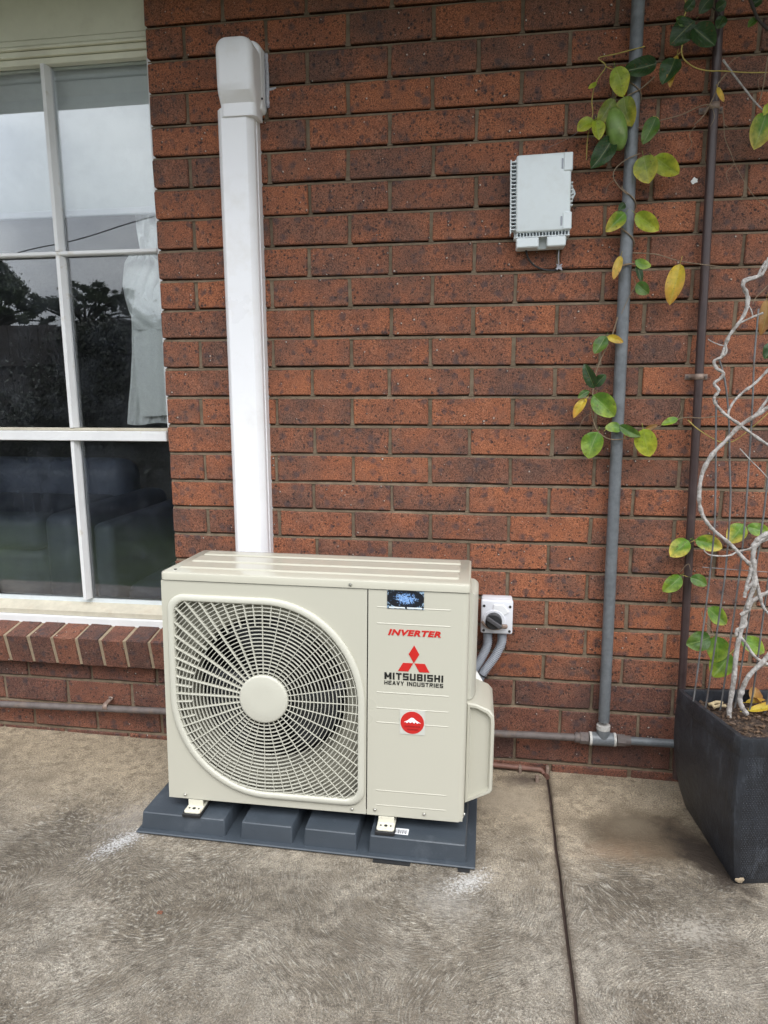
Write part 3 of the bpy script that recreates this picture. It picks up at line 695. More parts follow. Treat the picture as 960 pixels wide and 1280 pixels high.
# second, lower lobe wrapping over it
cloth_panel(lerp_rows([(352, 186, 222), (360, 176, 222), (372, 168, 222), (386, 165, 222), (400, 164, 222), (412, 166, 222)], 18), lambda u, py: (-.020 * math.sin(math.pi * min(1, max(0, (py - 350) / 60))) ** .6 + -.008 * abs(math.sin((u * 2 - py * .04) * 4)), -10 * u * (1 - (py - 352) / 60)), 'gathered_cloth', Yc=.140)
# hanging tails
cloth_panel(lerp_rows([(398, 164.5, 218), (440, 165, 218), (480, 163, 218), (505, 160.5, 218), (530, 159, 218)], 22), lambda u, py: (.006 * math.sin(u * 24 + 1), 1.5 * math.sin(u * 7) * (py > 520)), 'tail', Yc=.160)
cloth_panel(lerp_rows([(400, 166, 224), (440, 168, 224), (480, 171, 226), (521, 176, 226)], 22), lambda u, py: (.0035 * math.sin(u * 9 + .5) + .0015 * math.sin(u * 23), -3 * u * (py > 514)), 'tail', Yc=.138)

# leather sofa seen through the lower panes
def cushion(x0, x1, y0, y1, z0, z1, r): return bx(x0, x1, y0, y1, z0, z1, r, 4)
a1 = at(49, 643, .42); a2 = at(92, 643, .42)
sf = thing('sofa', 'navy leather sofa dimly seen through the lower window panes', 'sofa', (a1.x, .42, .12))
hz = a1.z - .12
link('arm', cushion(0, a2.x - a1.x, 0, .85, .02, hz, .05), M['leather'], sf, 50)
link('arm', cushion(-2.0, -1.8, 0, .85, .02, hz, .05), M['leather'], sf, 50)
link('seat', cushion(-1.79, -.005, .03, .7, .02, hz - .15, .05), M['leather'], sf, 50)
link('seat_cushion', cushion(-.9, -.008, .0, .66, hz - .16, hz - .01, .05), M['leather'], sf, 50)
link('seat_cushion', cushion(-1.79, -.905, .0, .66, hz - .16, hz - .01, .05), M['leather'], sf, 50)
zt = at(40, 574, 1.1).z - .12
link('backrest', cushion(-1.79, .0, .66, .9, .1, zt, .09), M['leather'], sf, 50)
b1 = at(113, 655, .40); b2 = at(139, 655, .40)
ch = thing('armchair', 'dark leather armchair beside the sofa, only its pale arm showing', 'chair', (b1.x, .40, .12))
link('arm', cushion(0, b2.x - b1.x, 0, .7, .02, b1.z - .12, .03), M['leather'], ch, 50)
link('seat', cushion(b2.x - b1.x + .005, .65, .05, .7, .02, .3, .05), M['leather'], ch, 50)
link('backrest', cushion(b2.x - b1.x + .005, .65, .55, .75, .3, .62, .06), M['leather'], ch, 50)

# ================================================================== AIR CONDITIONER
AO = Vector((.1651, -.4593, -.9872 + ZO)); AR = tilt(.0084)
ac = thing('air_conditioner', 'cream outdoor air conditioner unit with round fan grille standing against the brick wall', 'air conditioner', AO, AR)
W_, D_, H_ = .80, .2846, .6314
CX, CZ, RX, RZ = .2785, .298, .2625, .276
def dshape(o, n=20):
    rx, rz, cr_ = RX - o, RZ - o, .045 - o * .6
    out = []
    for k in range(n + 1):                                 # big arc top right
        t = R(90 - 90 * k / n); out.append((CX + rx * math.cos(t), CZ + rz * math.sin(t)))
    for k in range(7):                                     # small corner bottom right
        t = R(0 - 90 * k / 6); out.append((CX + rx - cr_ + cr_ * math.cos(t), CZ - rz + cr_ + cr_ * math.sin(t)))
    for k in range(n + 1):
        t = R(270 - 90 * k / n); out.append((CX + rx * math.cos(t), CZ + rz * math.sin(t)))
    for k in range(7):
        t = R(180 - 90 * k / 6); out.append((CX - rx + cr_ + cr_ * math.cos(t), CZ + rz - cr_ + cr_ * math.sin(t)))
    return out[::-1]
ZL = .6105                                                 # underside of the lid
# fan panel with its opening
fp = prism([[(.0, .0), (.5445, .0), (.5445, ZL - .002), (.0, ZL - .002)], dshape(.004)], 0, .0012)
add(fp, bx(.0, .0015, .0012, .05, 0, ZL - .002))
link('fan_panel', fp, M['cream'], ac, 30)
# service panel, rounded right corner
cr_ = .016
prof = [(.5475, 0)] + [(W_ - cr_ + cr_ * math.sin(R(a)), cr_ - cr_ * math.cos(R(a))) for a in range(0, 91, 15)] + [(W_, .285), (W_ - .0015, .285), (W_ - .0015, cr_)] + [(.5475, cr_ * .2 + .004)]
bm = bmesh.new()
def zbot(x): return .0 if x < W_ - cr_ else .0 + .010 * ((x - (W_ - cr_)) / cr_) ** 2
A = [bm.verts.new((x, y, zbot(x) if y < .05 else .01)) for x, y in prof]; B = [bm.verts.new((x, y, ZL - .002)) for x, y in prof]
for i in range(len(prof)): bm.faces.new((A[i], A[(i + 1) % len(prof)], B[(i + 1) % len(prof)], B[i]))
for z in (.565, .523, .341, .299, .26, .072, .031):
    v = []
    x0, x1 = .567, .757
    T_ = [bm.verts.new(p) for p in ((x0, .0003, z), (x0 + .006, -.0010, z - .0012), (x1 - .006, -.0010, z - .0012), (x1, .0003, z), (x1 - .004, .0003, z - .0042), (x0 + .004, .0003, z - .0042), (x0 + .004, .0003, z + .0012), (x1 - .004, .0003, z + .0012))]
    bm.faces.new((T_[1], T_[2], T_[7], T_[6])); bm.faces.new((T_[1], T_[2], T_[4], T_[5])); bm.faces.new((T_[0], T_[1], T_[6])); bm.faces.new((T_[0], T_[1], T_[5])); bm.faces.new((T_[3], T_[2], T_[7])); bm.faces.new((T_[3], T_[2], T_[4]))
link('service_panel', bm, M['cream'], ac, 30)
# inner shell
bm = bmesh.new(); bx(.001, .0025, .02, D_, .0, ZL - .001, 0, 1, bm); bx(.003, W_ - .003, .004, D_, -.0, .012, 0, 1, bm); bx(.003, W_ - .003, D_ - .003, D_, .012, ZL - .002, 0, 1, bm)
link('case', bm, M['cream'], ac)
link('coil', bx(.01, .54, .24, .27, .02, ZL - .02), M['fins'], ac)
# recessed plate with the round fan opening
HC = (.273, .302); BR = .222
pl = prism([[(.003, .013), (.543, .013), (.543, ZL - .003), (.003, ZL - .003)], circ(HC[0], HC[1], BR, 64)[::-1]], .030, .0315)
n = 64; rr = []
for y, r in ((.030, BR), (.024, BR - .004), (.03, BR - .008), (.06, BR - .011), (.1, BR - .011)):
    rr.append([pl.verts.new((HC[0] + r * math.cos(2 * math.pi * k / n), y, HC[1] + r * math.sin(2 * math.pi * k / n))) for k in range(n)])
for A, B in zip(rr, rr[1:]):
    for k in range(n): pl.faces.new((A[k], A[(k + 1) % n], B[(k + 1) % n], B[k]))
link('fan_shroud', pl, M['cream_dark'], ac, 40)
link('divider', bx(.5455, .547, .004, .24, .013, ZL - .003), M['dark'], ac)
# propeller
fan = link('fan', cyl((HC[0], .055, HC[1]), (HC[0], .12, HC[1]), .052, 28), M['dark'], ac, 40)
for b_ in range(3):
    bm = bmesh.new(); G = []
    for i in range(9):
        r = .04 + (.203 - .04) * i / 8; row = []
        for j in range(9):
            sw = (j / 8 - .5) * (1.15 + .25 * i / 8) + .18 * (i / 8) ** 2
            t = R(120 * b_ + 80) + sw; row.append(bm.verts.new((HC[0] + r * math.cos(t), .085 - (j / 8 - .5) * .055 * (1 - .3 * i / 8), HC[1] + r * math.sin(t))))
        G.append(row)
    for A, B in zip(G, G[1:]):
        for j in range(8): bm.faces.new((A[j], A[j + 1], B[j + 1], B[j]))
    bl_ = link('blade', bm, simple('blade_plastic', (.03, .032, .038), .35, bmp=0), ac, 60)
    sm = bl_.modifiers.new('s', 'SOLIDIFY'); sm.thickness = .003
# grille rim
NO = dshape(.0); rim = bmesh.new()
levels = [(dshape(.001), .002), (dshape(.0), -.0035), (dshape(.0015), -.0055), (dshape(.005), -.0078), (dshape(.0145), -.0088), (dshape(.0175), -.0068), (dshape(.0195), .008), (dshape(.010), .008)]
V = [[rim.verts.new((x, y, z)) for x, z in l] for l, y in levels]
for A, B in zip(V, V[1:] + V[:1]):
    for i in range(len(A)): rim.faces.new((A[i], A[(i + 1) % len(A)], B[(i + 1) % len(A)], B[i]))
link('grille_rim', rim, M['cream_plastic'], ac, 50)
# ribs
inner = dshape(.0190)
def inside(x, z):
    c = False; j = len(inner) - 1
    for i in range(len(inner)):
        xi, zi = inner[i]; xj, zj_ = inner[j]
        if (zi > z) != (zj_ > z) and x < (xj - xi) * (z - zi) / (zj_ - zi) + xi: c = not c
        j = i
    return c
def beam(bm, p, q, hw, y0, y1):
    d = Vector((q[0] - p[0], q[1] - p[1])).normalized(); nx, nz_ = -d.y * hw, d.x * hw
    a = [bm.verts.new((x + s * nx, y, z + s * nz_)) for (x, z) in (p, q) for s in (-1, 1) for y in (y0, y1)]
    for f in ((0, 2, 6, 4), (1, 3, 7, 5), (0, 1, 5, 4), (2, 3, 7, 6)): bm.faces.new([a[i] for i in f])
gr = bmesh.new()
r = .0735; NS = 192
while r < .37:
    for k in range(NS):
        t0, t1 = 2 * math.pi * k / NS, 2 * math.pi * (k + 1) / NS
        p = (HC[0] + r * math.cos(t0), HC[1] + r * math.sin(t0)); q = (HC[0] + r * math.cos(t1), HC[1] + r * math.sin(t1))
        if inside(*p) or inside(*q): beam(gr, p, q, .0008, -.0045, .0010)
    r += .01015
for k in range(64):
    t = 2 * math.pi * (k + .0) / 64; r0k = .06 if k % 2 == 0 else .197; r = r0k; re = None
    while r < .40:
        if not inside(HC[0] + r * math.cos(t), HC[1] + r * math.sin(t)) and r > .1: break
        r += .004
    if r > r0k + .01: beam(gr, (HC[0] + r0k * math.cos(t), HC[1] + r0k * math.sin(t)), (HC[0] + r * math.cos(t), HC[1] + r * math.sin(t)), .00062 + .0008 * max(0, math.cos(t - 2.7)), -.0052 - .001 * max(0, math.cos(t - 2.7)), -.0012 + .0052 * max(0, math.cos(t - 2.7)))
link('grille', gr, M['cream_plastic'], ac)
hub = bmesh.new(); prof_h = [(.0, -.0095), (.03, -.0094), (.060, -.0090), (.0642, -.0078), (.0655, -.005), (.0655, .006)]
VV = [[hub.verts.new((HC[0] + r * math.cos(2 * math.pi * k / 48), y, HC[1] + r * math.sin(2 * math.pi * k / 48))) for k in range(48)] for r, y in prof_h[1:]]
for A, B in zip(VV, VV[1:]):
    for k in range(48): hub.faces.new((A[k], A[(k + 1) % 48], B[(k + 1) % 48], B[k]))
hub.faces.new(VV[0]); hub.faces.new(VV[-1]); link('grille_hub', hub, M['cream_plastic'], ac, 50)
# lid
ld = bmesh.new()
def lid_loop(o, z): return [Vector((x, y, z)) for x, y in rrect(-.0015 + o, W_ + .0015 - o, -.003 + o, D_ + .002 - o, max(.002, .014 - o), 5)]
loft([lid_loop(0, ZL), lid_loop(0, H_ - .005), lid_loop(.0015, H_ - .0015), lid_loop(.005, H_)], ld)
for y0, y1 in ((.048, .112), (.128, .196), (.214, .262)):
    def rr2(o, z): return [Vector((x, y, z)) for x, y in rrect(.027 + o, .772 - o, y0 + o, y1 - o, .006, 3)]
    loft([rr2(0, H_ - .001), rr2(.0, H_ + .0005), rr2(.0045, H_ + .0035)], ld)
link('lid', ld, M['cream_lid'], ac, 25)
# dark strip standing in for the shadow in the gap under the lid
link('lid_gap_shade', bx(.002, W_ - .004, .0045, .02, ZL - .003, ZL), M['dark'], ac)
# screws
def screw(x, z, y=-.0005):
    b = bmesh.new(); cyl((x, y, z), (x, y - .0022, z), .0042, 10, b); cyl((x, y - .0022, z), (x, y - .0038, z), .0028, 10, b, .0015); link('screw', b, M['steel'], ac, 40)
for s in ((.047, .012), (.508, .012), (.569, .0165), (.698, .0155)): screw(*s)
screw(.502, .6195, -.0035)
link('screw', cyl((.028, .028, H_), (.028, .028, H_ + .0015), .004, 10), M['dark'], ac)
# feet
for x in (.078, .600):
    f = bmesh.new(); loop = rrect(x - .023, x + .023, -.034, .04, .007, 4)
    lp3 = lambda z, o=0: [Vector((a, b__, z - .0040)) for a, b__ in rrect(x - .023 + o, x + .023 - o, -.034 + o, .04 - o, .007, 4)]
    loft([lp3(-.0165), lp3(-.0135), lp3(-.0125, .001)], f); bx(x - .021, x + .020, -.004, -.002, -.018, .0, 0, 1, f)
    ft = link('foot', f, M['foot'], ac, 40)
    for dx in (-.013, 0, .013): link('bolt_hole', cyl((x + dx, -.017, -.0167), (x + dx, -.017, -.0155), .0045 if dx == 0 else .0025, 12), M['rubber'], ft)
    link('rubber_mount', bx(x - .026, x + .025, -.038, .045, -.0318, -.0208, .002), M['rubber'], ac)
for x in (.078, .600):
    f = bx(x - .023, x + .023, .24, .31, -.0165, -.0125, .001); link('foot', f, M['timber_cream'], ac); link('rubber_mount', bx(x - .026, x + .026, .24, .315, -.0318, -.0168, .003), M['rubber'], ac)
# side valve cover and handle moulding
def side_sec(y, o): return None
vc = bmesh.new()
secp = [(.7995, .018), (.7995, .30), (.822, .298), (.858, .284), (.870, .270), (.8725, .245), (.8725, .060), (.868, .052)]
A_ = []
for y, ins in ((.035, .004), (.030, .0), (.030, .0)): pass
fr_ = [(x, z) for x, z in secp]
def rot_in(lp, d):
    cx_ = .835; cz_ = .16; return [(cx_ + (x - cx_) * (1 - d / .04), cz_ + (z - cz_) * (1 - d / .12)) for x, z in lp]
V0 = [vc.verts.new((x, .235, z)) for x, z in fr_]; V1 = [vc.verts.new((x, .062, z)) for x, z in fr_]; V2 = [vc.verts.new((x, .058, z)) for x, z in rot_in(fr_, .003)]
V3 = [vc.verts.new((x, .058, z)) for x, z in rot_in(fr_, .009)]; V4 = [vc.verts.new((x, .070, z)) for x, z in rot_in(fr_, .013)]
for A, B in ((V0, V1), (V1, V2), (V2, V3), (V3, V4)):
    for i in range(len(A)): vc.faces.new((A[i], A[(i + 1) % len(A)], B[(i + 1) % len(A)], B[i]))
vc.faces.new(V4); vc.faces.new(V0[::-1]); link('valve_cover', vc, M['cream'], ac, 35)
sh = bmesh.new(); loft([[Vector((x, y, z)) for x, z in rrect(.7995, xx, .302, .592, (rr_, .001, .001, .004), 5)] for y, xx, rr_ in ((.075, .809, .006), (.085, .815, .01), (.12, .8215, .014), (.215, .8225, .014), (.225, .816, .01))], sh)
link('side_moulding', sh, M['cream_plastic'], ac, 35)
link('screw', cyl((W_, .012, .016), (W_ + .003, .012, .016), .004, 10), M['steel'], ac)
# printing on the service panel
PY = -.0006
link('inverter_lettering', fit_text(text_mesh('INVERTER', .02, .0010, 1.5, .25, space=1.12), .598, .731, .4925, .5085, PY), M['red'], ac)
link('maker_lettering', block_text('MITSUBISHI', .590, .739, .3760, .3945, PY), M['black'], ac)
link('maker_lettering', block_text('HEAVY INDUSTRIES', .590, .739, .3615, .3725, PY, .24, .27, .22), M['black'], ac)
em = bmesh.new()
def flat(bm, pts, y0=PY, th=.0004):
    A = [bm.verts.new((x, y0 - th, z)) for x, z in pts]; B = [bm.verts.new((x, y0 + .0004, z)) for x, z in pts]
    bm.faces.new(A)
    for i in range(len(A)): bm.faces.new((A[i], A[(i + 1) % len(A)], B[(i + 1) % len(A)], B[i]))
ex, ez = .6645, .4225; s1, s2 = .0152, .0228
flat(em, [(ex, ez), (ex - .0135, ez + .0232), (ex, ez + .0464), (ex + .0135, ez + .0232)])
flat(em, [(ex - .0015, ez - .0005), (ex - .0275, ez - .0005), (ex - .0400, ez - .0228), (ex - .0140, ez - .0228)])
flat(em, [(ex + .0015, ez - .0005), (ex + .0275, ez - .0005), (ex + .0400, ez - .0228), (ex + .0140, ez - .0228)])
link('three_diamond_emblem', em, M['red'], ac)
# round red sticker with snowy mountain
sb_ = bmesh.new(); flat(sb_, [(.631, .232), (.696, .232), (.696, .297), (.631, .297)], -.0009); link('sticker_backing', sb_, M['backing'], ac)
st = bmesh.new(); flat(st, circ(.663, .264, .030, 40), -.0014); sk_ = link('round_sticker', st, M['red'], ac)
mt_ = bmesh.new(); fx, fz = .663, .264
flat(mt_, [(fx - .0225, fz + .0005), (fx - .012, fz + .006), (fx - .0035, fz + .0135), (fx + .0025, fz + .0135), (fx + .011, fz + .006), (fx + .0225, fz - .0005), (fx + .016, fz + .0005), (fx + .013, fz - .002), (fx + .009, fz + .002), (fx + .005, fz - .0015), (fx, fz + .002), (fx - .005, fz - .001), (fx - .009, fz + .002), (fx - .013, fz - .0015), (fx - .017, fz + .0012)], -.0017)
link('mountain', mt_, M['sticker'], sk_)
tl_ = bmesh.new(); rq = random.Random(3)
for xa_, xb_, z_ in ((-.019, .020, -.0125), (-.012, .014, -.0205)):      # fine print, too small to read
    x_ = fx + xa_
    while x_ < fx + xb_:
        w_ = rq.uniform(.0014, .003); flat(tl_, [(x_, fz + z_), (x_ + w_, fz + z_), (x_ + w_, fz + z_ + .0045), (x_, fz + z_ + .0045)], -.0017); x_ += w_ + .0009
link('fine_print', tl_, M['darkred'], sk_)
# black and blue sticker
def emblem_material():
    m, Nn, Ll, P = newmat('blue_scroll_print'); v, _ = coords(Nn, Ll)
    mp_ = Nn.new('ShaderNodeMapping'); mp_.vector_type = 'TEXTURE'; mp_.inputs['Location'].default_value = (.641, 0, .588); mp_.inputs['Scale'].default_value = (.030, 1, .016); Ll.new(v, mp_.inputs[0])
    ln = Nn.new('ShaderNodeVectorMath'); ln.operation = 'LENGTH'; Ll.new(mp_.outputs[0], ln.inputs[0])
    n1 = tex_noise(Nn, Ll, v, 190, 5, .7, 2.5)
    n2 = tex_noise(Nn, Ll, v, 130, 3, .6, 1.5)
    core = mth(Nn, Ll, 'ADD', ln.outputs['Value'], mth(Nn, Ll, 'MULTIPLY', mth(Nn, Ll, 'SUBTRACT', n2.outputs[0], .5), 3.0))
    k = ramp(Nn, Ll, core, [(.55, 1.), (.85, 0.)])
    c = mixc(Nn, Ll, k, (.012, .014, .02), ramp(Nn, Ll, n1.outputs[0], [(.35, (.03, .09, .28)), (.5, (.16, .33, .66)), (.65, (.5, .65, .85))]))
    co = ramp(Nn, Ll, ln.outputs['Value'], [(.55, 0.), (.80, 1.)])
    sc = mth(Nn, Ll, 'MULTIPLY', mth(Nn, Ll, 'GREATER_THAN', ln.outputs['Value'], 1.55), ramp(Nn, Ll, n2.outputs[0], [(.48, 0.), (.53, 1.)]))
    c = mixc(Nn, Ll, sc, c, (.25, .36, .48))
    Ll.new(c, P.inputs['Base Color']); P.inputs['Roughness'].default_value = .35; return m
M['emblem'] = emblem_material()
st = bmesh.new(); flat(st, [(.595, .562), (.687, .562), (.687, .6085), (.595, .6085)], -.0012); sk2 = link('installer_sticker', st, M['emblem'], ac)
st = bmesh.new(); flat(st, [(.600, .5635), (.640, .5635), (.640, .567), (.600, .567)], -.0017); flat(st, [(.645, .5635), (.683, .5635), (.683, .567), (.645, .567)], -.0017); link('sticker_strip', st, M['grey_pvc'], sk2)

# mounting pad ------------------------------------------------------
PO = Vector((.089, -.511, gz(.089, -.511))); PR_ = tilt(-.010)
pd = thing('mounting_pad', 'blue grey plastic pad with four raised blocks under the air conditioner', 'pad', PO, PR_)
link('flange', bx(0, .908, 0, .385, .003, .0085, .002), M['pad'], pd)
for x0, x1 in ((.011, .243), (.292, .429), (.464, .600), (.637, .882)):
    b = bmesh.new(); o1 = .014
    loft([[Vector((x, y, z)) for x, y in rrect(x0 - o * .6, x1 + o * .6, .020 - o, .352 + o, .006, 3)] for z, o in ((.0080, .005), (.0515, .0005), (.0540, -.0015))], b)
    link('raised_block', b, M['pad'], pd, 30)
for x0, x1 in ((.650, .745), (.865, .895)): link('rubber_foot', bx(x0, x1, -.010, .03, -.004, .0030), M['rubber'], pd)
for x0, x1 in ((.03, .9),): link('rubber_foot', bx(x0, x1, .25, .30, -.004, .0030), M['rubber'], pd)
bc = bmesh.new(); bx(.686, .734, .037, .062, .0541, .0544, 0, 1, bc)
lb = link('barcode_label', bc, M['sticker'], pd)
bc = bmesh.new(); x = .690
while x < .731:
    w2 = rnd.choice((.0008, .0014, .002)); bx(x, x + w2, 0.040, .056, .0544, .05455, 0, 1, bc); x += w2 + rnd.choice((.001, .0018))
link('bars', bc, M['black'], lb)

# ================================================================== WALL FIXTURES
# white duct with elbow cap
dt = thing('pipe_duct', 'tall white plastic pipe duct running down the wall behind the air conditioner', 'duct', (.28, 0, ZO))
dx = -.28
dz0, dz1 = -.92, at(300, 135, -.06).z - ZO
sec = [(.2265, .010), (.2265, -.046), (.2285, -.051), (.241, -.0655), (.2435, -.067), (.316, -.067), (.3185, -.0655), (.331, -.051), (.333, -.046), (.333, .010)]
b = bmesh.new()
loft([[Vector((x + dx, y, z)) for x, y in sec] for z in (dz0, dz1)], b); link('cover', b, M['pvc'], dt, 20)
b = bmesh.new(); bx(.224 + dx, .3355 + dx, -.03, .011, dz0, dz1, .0015, 1, b); link('base_channel', b, M['pvc'], dt)
def csec(z, x0, x1, yf, r, yb=.004): return [Vector((x + dx, y, z)) for x, y in rrect(x0, x1, yf, yb, (.002, .002, r, r), 5)]
zc = lambda py, Y: at(300, py, Y).z - ZO
cp = bmesh.new()
z_lo = zc(144, -.075); z1_ = zc(128, -.075); z2_ = zc(112, -.10); z3_ = zc(42, -.112)
hx0 = at(274, 138, -.074).x; hx1 = at(319, 138, -.074).x + .001; ux0 = at(268, 90, -.108).x; ux1 = at(315, 90, -.108).x
def hood(z, x0, x1, yf, r): return [Vector((x + dx, y, z)) for x, y in rrect(x0, x1, yf, -.012, (.002, .002, r, r), 6)]
secs = [hood(z_lo, hx0, hx1, -.074, .018), hood(z1_, hx0, hx1, -.074, .018), hood(z2_, ux0, ux1, -.102, .018), hood(z2_ + .02, ux0, ux1, -.106, .018), hood(z3_ - .03, ux0, ux1, -.108, .018)]
for k in range(1, 7):
    t = R(15 * k); s = .026 * (1 - math.cos(t)); secs.append(hood(z3_ - .03 + .030 * math.sin(t), ux0 + s * .8, ux1 - s * .8, -.108 + s * .3, .018))
loft(secs, cp); link('hood', cp, M['pvc'], dt, 40)
fl = bmesh.new(); fz0 = at(326, 141, -.02).z - ZO; fz1 = at(322, 53, -.02).z - ZO
loft([[Vector((x + dx, y, z)) for x, z in rrect(.238, xx, fz0, fz1, (.024, .024, .004, .014), 6)] for y, xx in ((.004, .355), (-.028, .353), (-.032, .349))], fl)
link('wall_flange', fl, M['pvc'], dt, 40)
b = bmesh.new(); pts = [(.360, 0, fz1 - .02), (.3615, -.001, fz1 - .08), (.361, -.002, fz1 - .15), (.362, 0, fz0 + .02)]
tube(spline([(x + dx, y, z) for x, y, z in pts], 5), .004, 6, b, True, lambda t, i: .0035 + .003 * abs(math.sin(i * 1.7)))
tube([(.366 + dx, -.001, fz1 - .115), (.386 + dx, .002, fz1 - .112)], .004, 6, b); link('sealant', b, M['silicone'], dt, 40)
link('screw_head', cyl((.355 + dx, -.035, fz0 + .03), (.355 + dx, -.037, fz0 + .03), .003, 8), M['dark'], dt)

# telecom junction box ---------------------------------------------
jb0 = at(680, 250, -.055)
jt = thing('junction_box', 'pale grey ribbed junction box on the wall left of the grey pipe', 'junction box', (jb0.x, 0, jb0.z), Matrix.Rotation(R(-1.2), 3, 'Y'))
JY = -.060
lidL = at(645, 0, JY).x; 
def jp(px, py, Y=JY): q = at(px, py, Y); return (q.x - jb0.x, q.z - jb0.z)
xl, zt_ = jp(647, 193); xr, _ = jp(716, 193); _, zb_ = jp(680, 289)
link('body', bx(xl - .004, xr + .002, -.035, .0, zb_ - .012, zt_ - .002, .004, 2), M['grey_pvc'], jt)
link('lid', bx(xl, xr, JY, -.036, zb_, zt_, .006, 3), M['grey_pvc'], jt, 40)
b = bmesh.new()
for k in range(19):
    z = zt_ - .014 - k * (zt_ - zb_ - .02) / 18.5; bx(xl - .014, xl + .001, JY + .008, -.02, z - .0012, z + .0012, 0, 1, b)
bx(xl - .0155, xl - .0125, -.05, -.018, zb_, zt_ - .008, 0, 1, b); link('vent_ribs', b, M['grey_pvc'], jt)
b = bmesh.new()
for k in range(7):
    z = zt_ - .075 - k * .0095; bx(xr - .002, xr + .006, JY + .008, -.02, z - .0012, z + .0012, 0, 1, b)
link('vent_ribs', b, M['grey_pvc'], jt)
b = bmesh.new()
for k in range(17):
    x = xl + .004 + k * (xr - xl - .008) / 16; bx(x - .001, x + .001, JY + .006, -.02, zb_ - .0105, zb_, 0, 1, b)
bx(xl, xr, JY + .004, -.02, zb_ - .0125, zb_ - .0105, 0, 1, b); link('vent_ribs', b, M['grey_pvc'], jt)
for z0, z1 in ((zt_ - .048, zt_ - .002), (zb_ + .002, zb_ + .046)):
    link('hinge_cover', bx(xr - .020, xr + .003, JY - .003, -.04, z0, z1, .002), M['grey_pvc'], jt)
for z0, z1 in ((zt_ - .042, zt_ - .016), (zb_ + .012, zb_ + .036)):
    link('latch_slot', bx(xr - .026, xr - .0215, JY - .001, JY + .002, z0, z1), M['conduit'], jt)
zb2 = jp(680, 308)[1]
for x0, x1 in ((xl + .002, xl + (xr - xl) * .43), (xl + (xr - xl) * .58, xr - .010)):
    link('cable_gland', bx(x0, x1, JY + .004, -.005, zb2, zb_ - .012, .003), M['grey_pvc'], jt)
link('back_plate', prism([[(xl + .004, zb_ - .012), (xl + .012, zb2 + .001), (xr - .012, zb2 + .001), (xr - .002, zb_ - .012)]], -.02, -.002), M['grey_pvc'], jt)
zm = (zt_ + zb_) / 2 + .004
link('mounting_ear', prism([[(xr, zm + .034), (xr + .016, zm + .008), (xr + .018, zm), (xr + .014, zm - .008), (xr, zm - .034)], circ(xr + .0105, zm, .003, 8)[::-1]], -.012, -.006), M['grey_pvc'], jt)
cb = [at(657, 310, -.02), at(660, 322, -.018), at(668, 332, -.012), at(680, 337, -.008), at(692, 338, -.006), at(698, 336, .006)]
tag(link('cable', tube(spline(cb, 6), .0026, 8), M['black_wire'], None, 50), 'black cable looping under the grey junction box into the wall', 'cable')
b = bmesh.new(); q = at(699, 334, -.004)
for i in range(26):
    dv = Vector((rnd.uniform(-1, 1), rnd.uniform(-.5, 0), rnd.uniform(-1, 1))) * .009
    tube([q + dv * .1, q + dv], .0022, 5, b, True, lambda t, i: .0028 * (1 - .6 * t))
tube(spline([at(699, 310, -.02), at(698, 322, -.02), q], 4), .0012, 5, b)
tag(link('sealant_blob', b, M['silicone'], None, 60), 'frayed translucent sealant blob where the black cable enters the wall', 'sealant')

# isolator switch ---------------------------------------------------
iA = at(602, 750, -.062); iB = at(640, 793, -.062); ic = (iA + iB) / 2
hw, hh = (iB.x - iA.x) / 2, (iA.z - iB.z) / 2
iso = thing('isolator_switch', 'white square isolator switch box with round dark knob right of the air conditioner', 'switch', (ic.x, 0, ic.z))
link('back_box', bx(-hw, hw, -.04, 0, -hh, hh, .006, 3), M['iso'], iso, 40)
link('front_cover', bx(-hw - .001, hw + .001, -.062, -.041, -hh - .001, hh + .001, .006, 3), M['iso'], iso, 40)
link('knob_plate', prism([circ(-.008, -.010, .034, 36)], -.068, -.0622, None, .002), M['iso'], iso, 30)
b = prism([[(-.016, .0), (-.010, .040), (.018, .040), (.036, .018), (.012, .0)]], -.0665, -.0622, None, .0015); link('pointer_plate', b, M['sticker'], iso)
kn = link('knob', prism([circ(-.009, -.008, .0245, 32)], -.086, -.068, None, .003), M['dark'], iso, 40)
b = bx(-.026, .026, -.0965, -.0862, -.006, .006, .002); g_ = link('grip', b, simple('knob_grip', (.07, .068, .075), .45, bmp=0), kn); g_.location = (-.009, 0, -.008); g_.rotation_euler = (0, R(33), 0)
b = bmesh.new(); tube(spline([(-.044, -.071, -.012), (-.03, -.073, -.027), (-.008, -.073, -.033), (.012, -.073, -.029), (.026, -.073, -.022)], 5), .0042, 8, b); link('lock_ring', b, M['clip'], iso, 50)
link('lock_tab', bx(.014, .032, -.080, -.068, -.030, -.018, .003), M['clip'], iso)
for sx in (-1, 1):
    for sz in (-1, 1): link('screw', cyl((sx * (hw - .008), -.063, sz * (hh - .009 if sz < 0 else hh - .018)), (sx * (hw - .008), -.0615, sz * (hh - .009 if sz < 0 else hh - .018)), .0042, 10), M['dark'], iso)
def conduit(pts, r, lab):
    P_ = spline(pts, 26); b = tube(P_, r, 14, None, True, lambda t, i: r * (1 + (.13 if i % 3 == 0 else -.05)))
    return tag(link('conduit', b, M['conduit'], None, 70), lab, 'conduit', 'flexible conduits below the isolator switch')
conduit([at(609.5, 790, -.035), at(609, 806, -.036), at(602, 822, -.045), at(594, 835, -.06), at(587, 846, -.085), at(582, 860, -.11)], .0128, 'shorter grey corrugated conduit nearer the air conditioner, below the isolator switch')
conduit([at(627.5, 790, -.035), at(627, 803, -.036), at(619, 820, -.042), at(608, 835, -.050), at(600, 848, -.060), at(597, 862, -.085), at(592, 880, -.11)], .0128, 'longer grey corrugated conduit farther from the air conditioner, below the isolator switch')
b = bmesh.new(); c0 = at(597.5, 838, -.056)
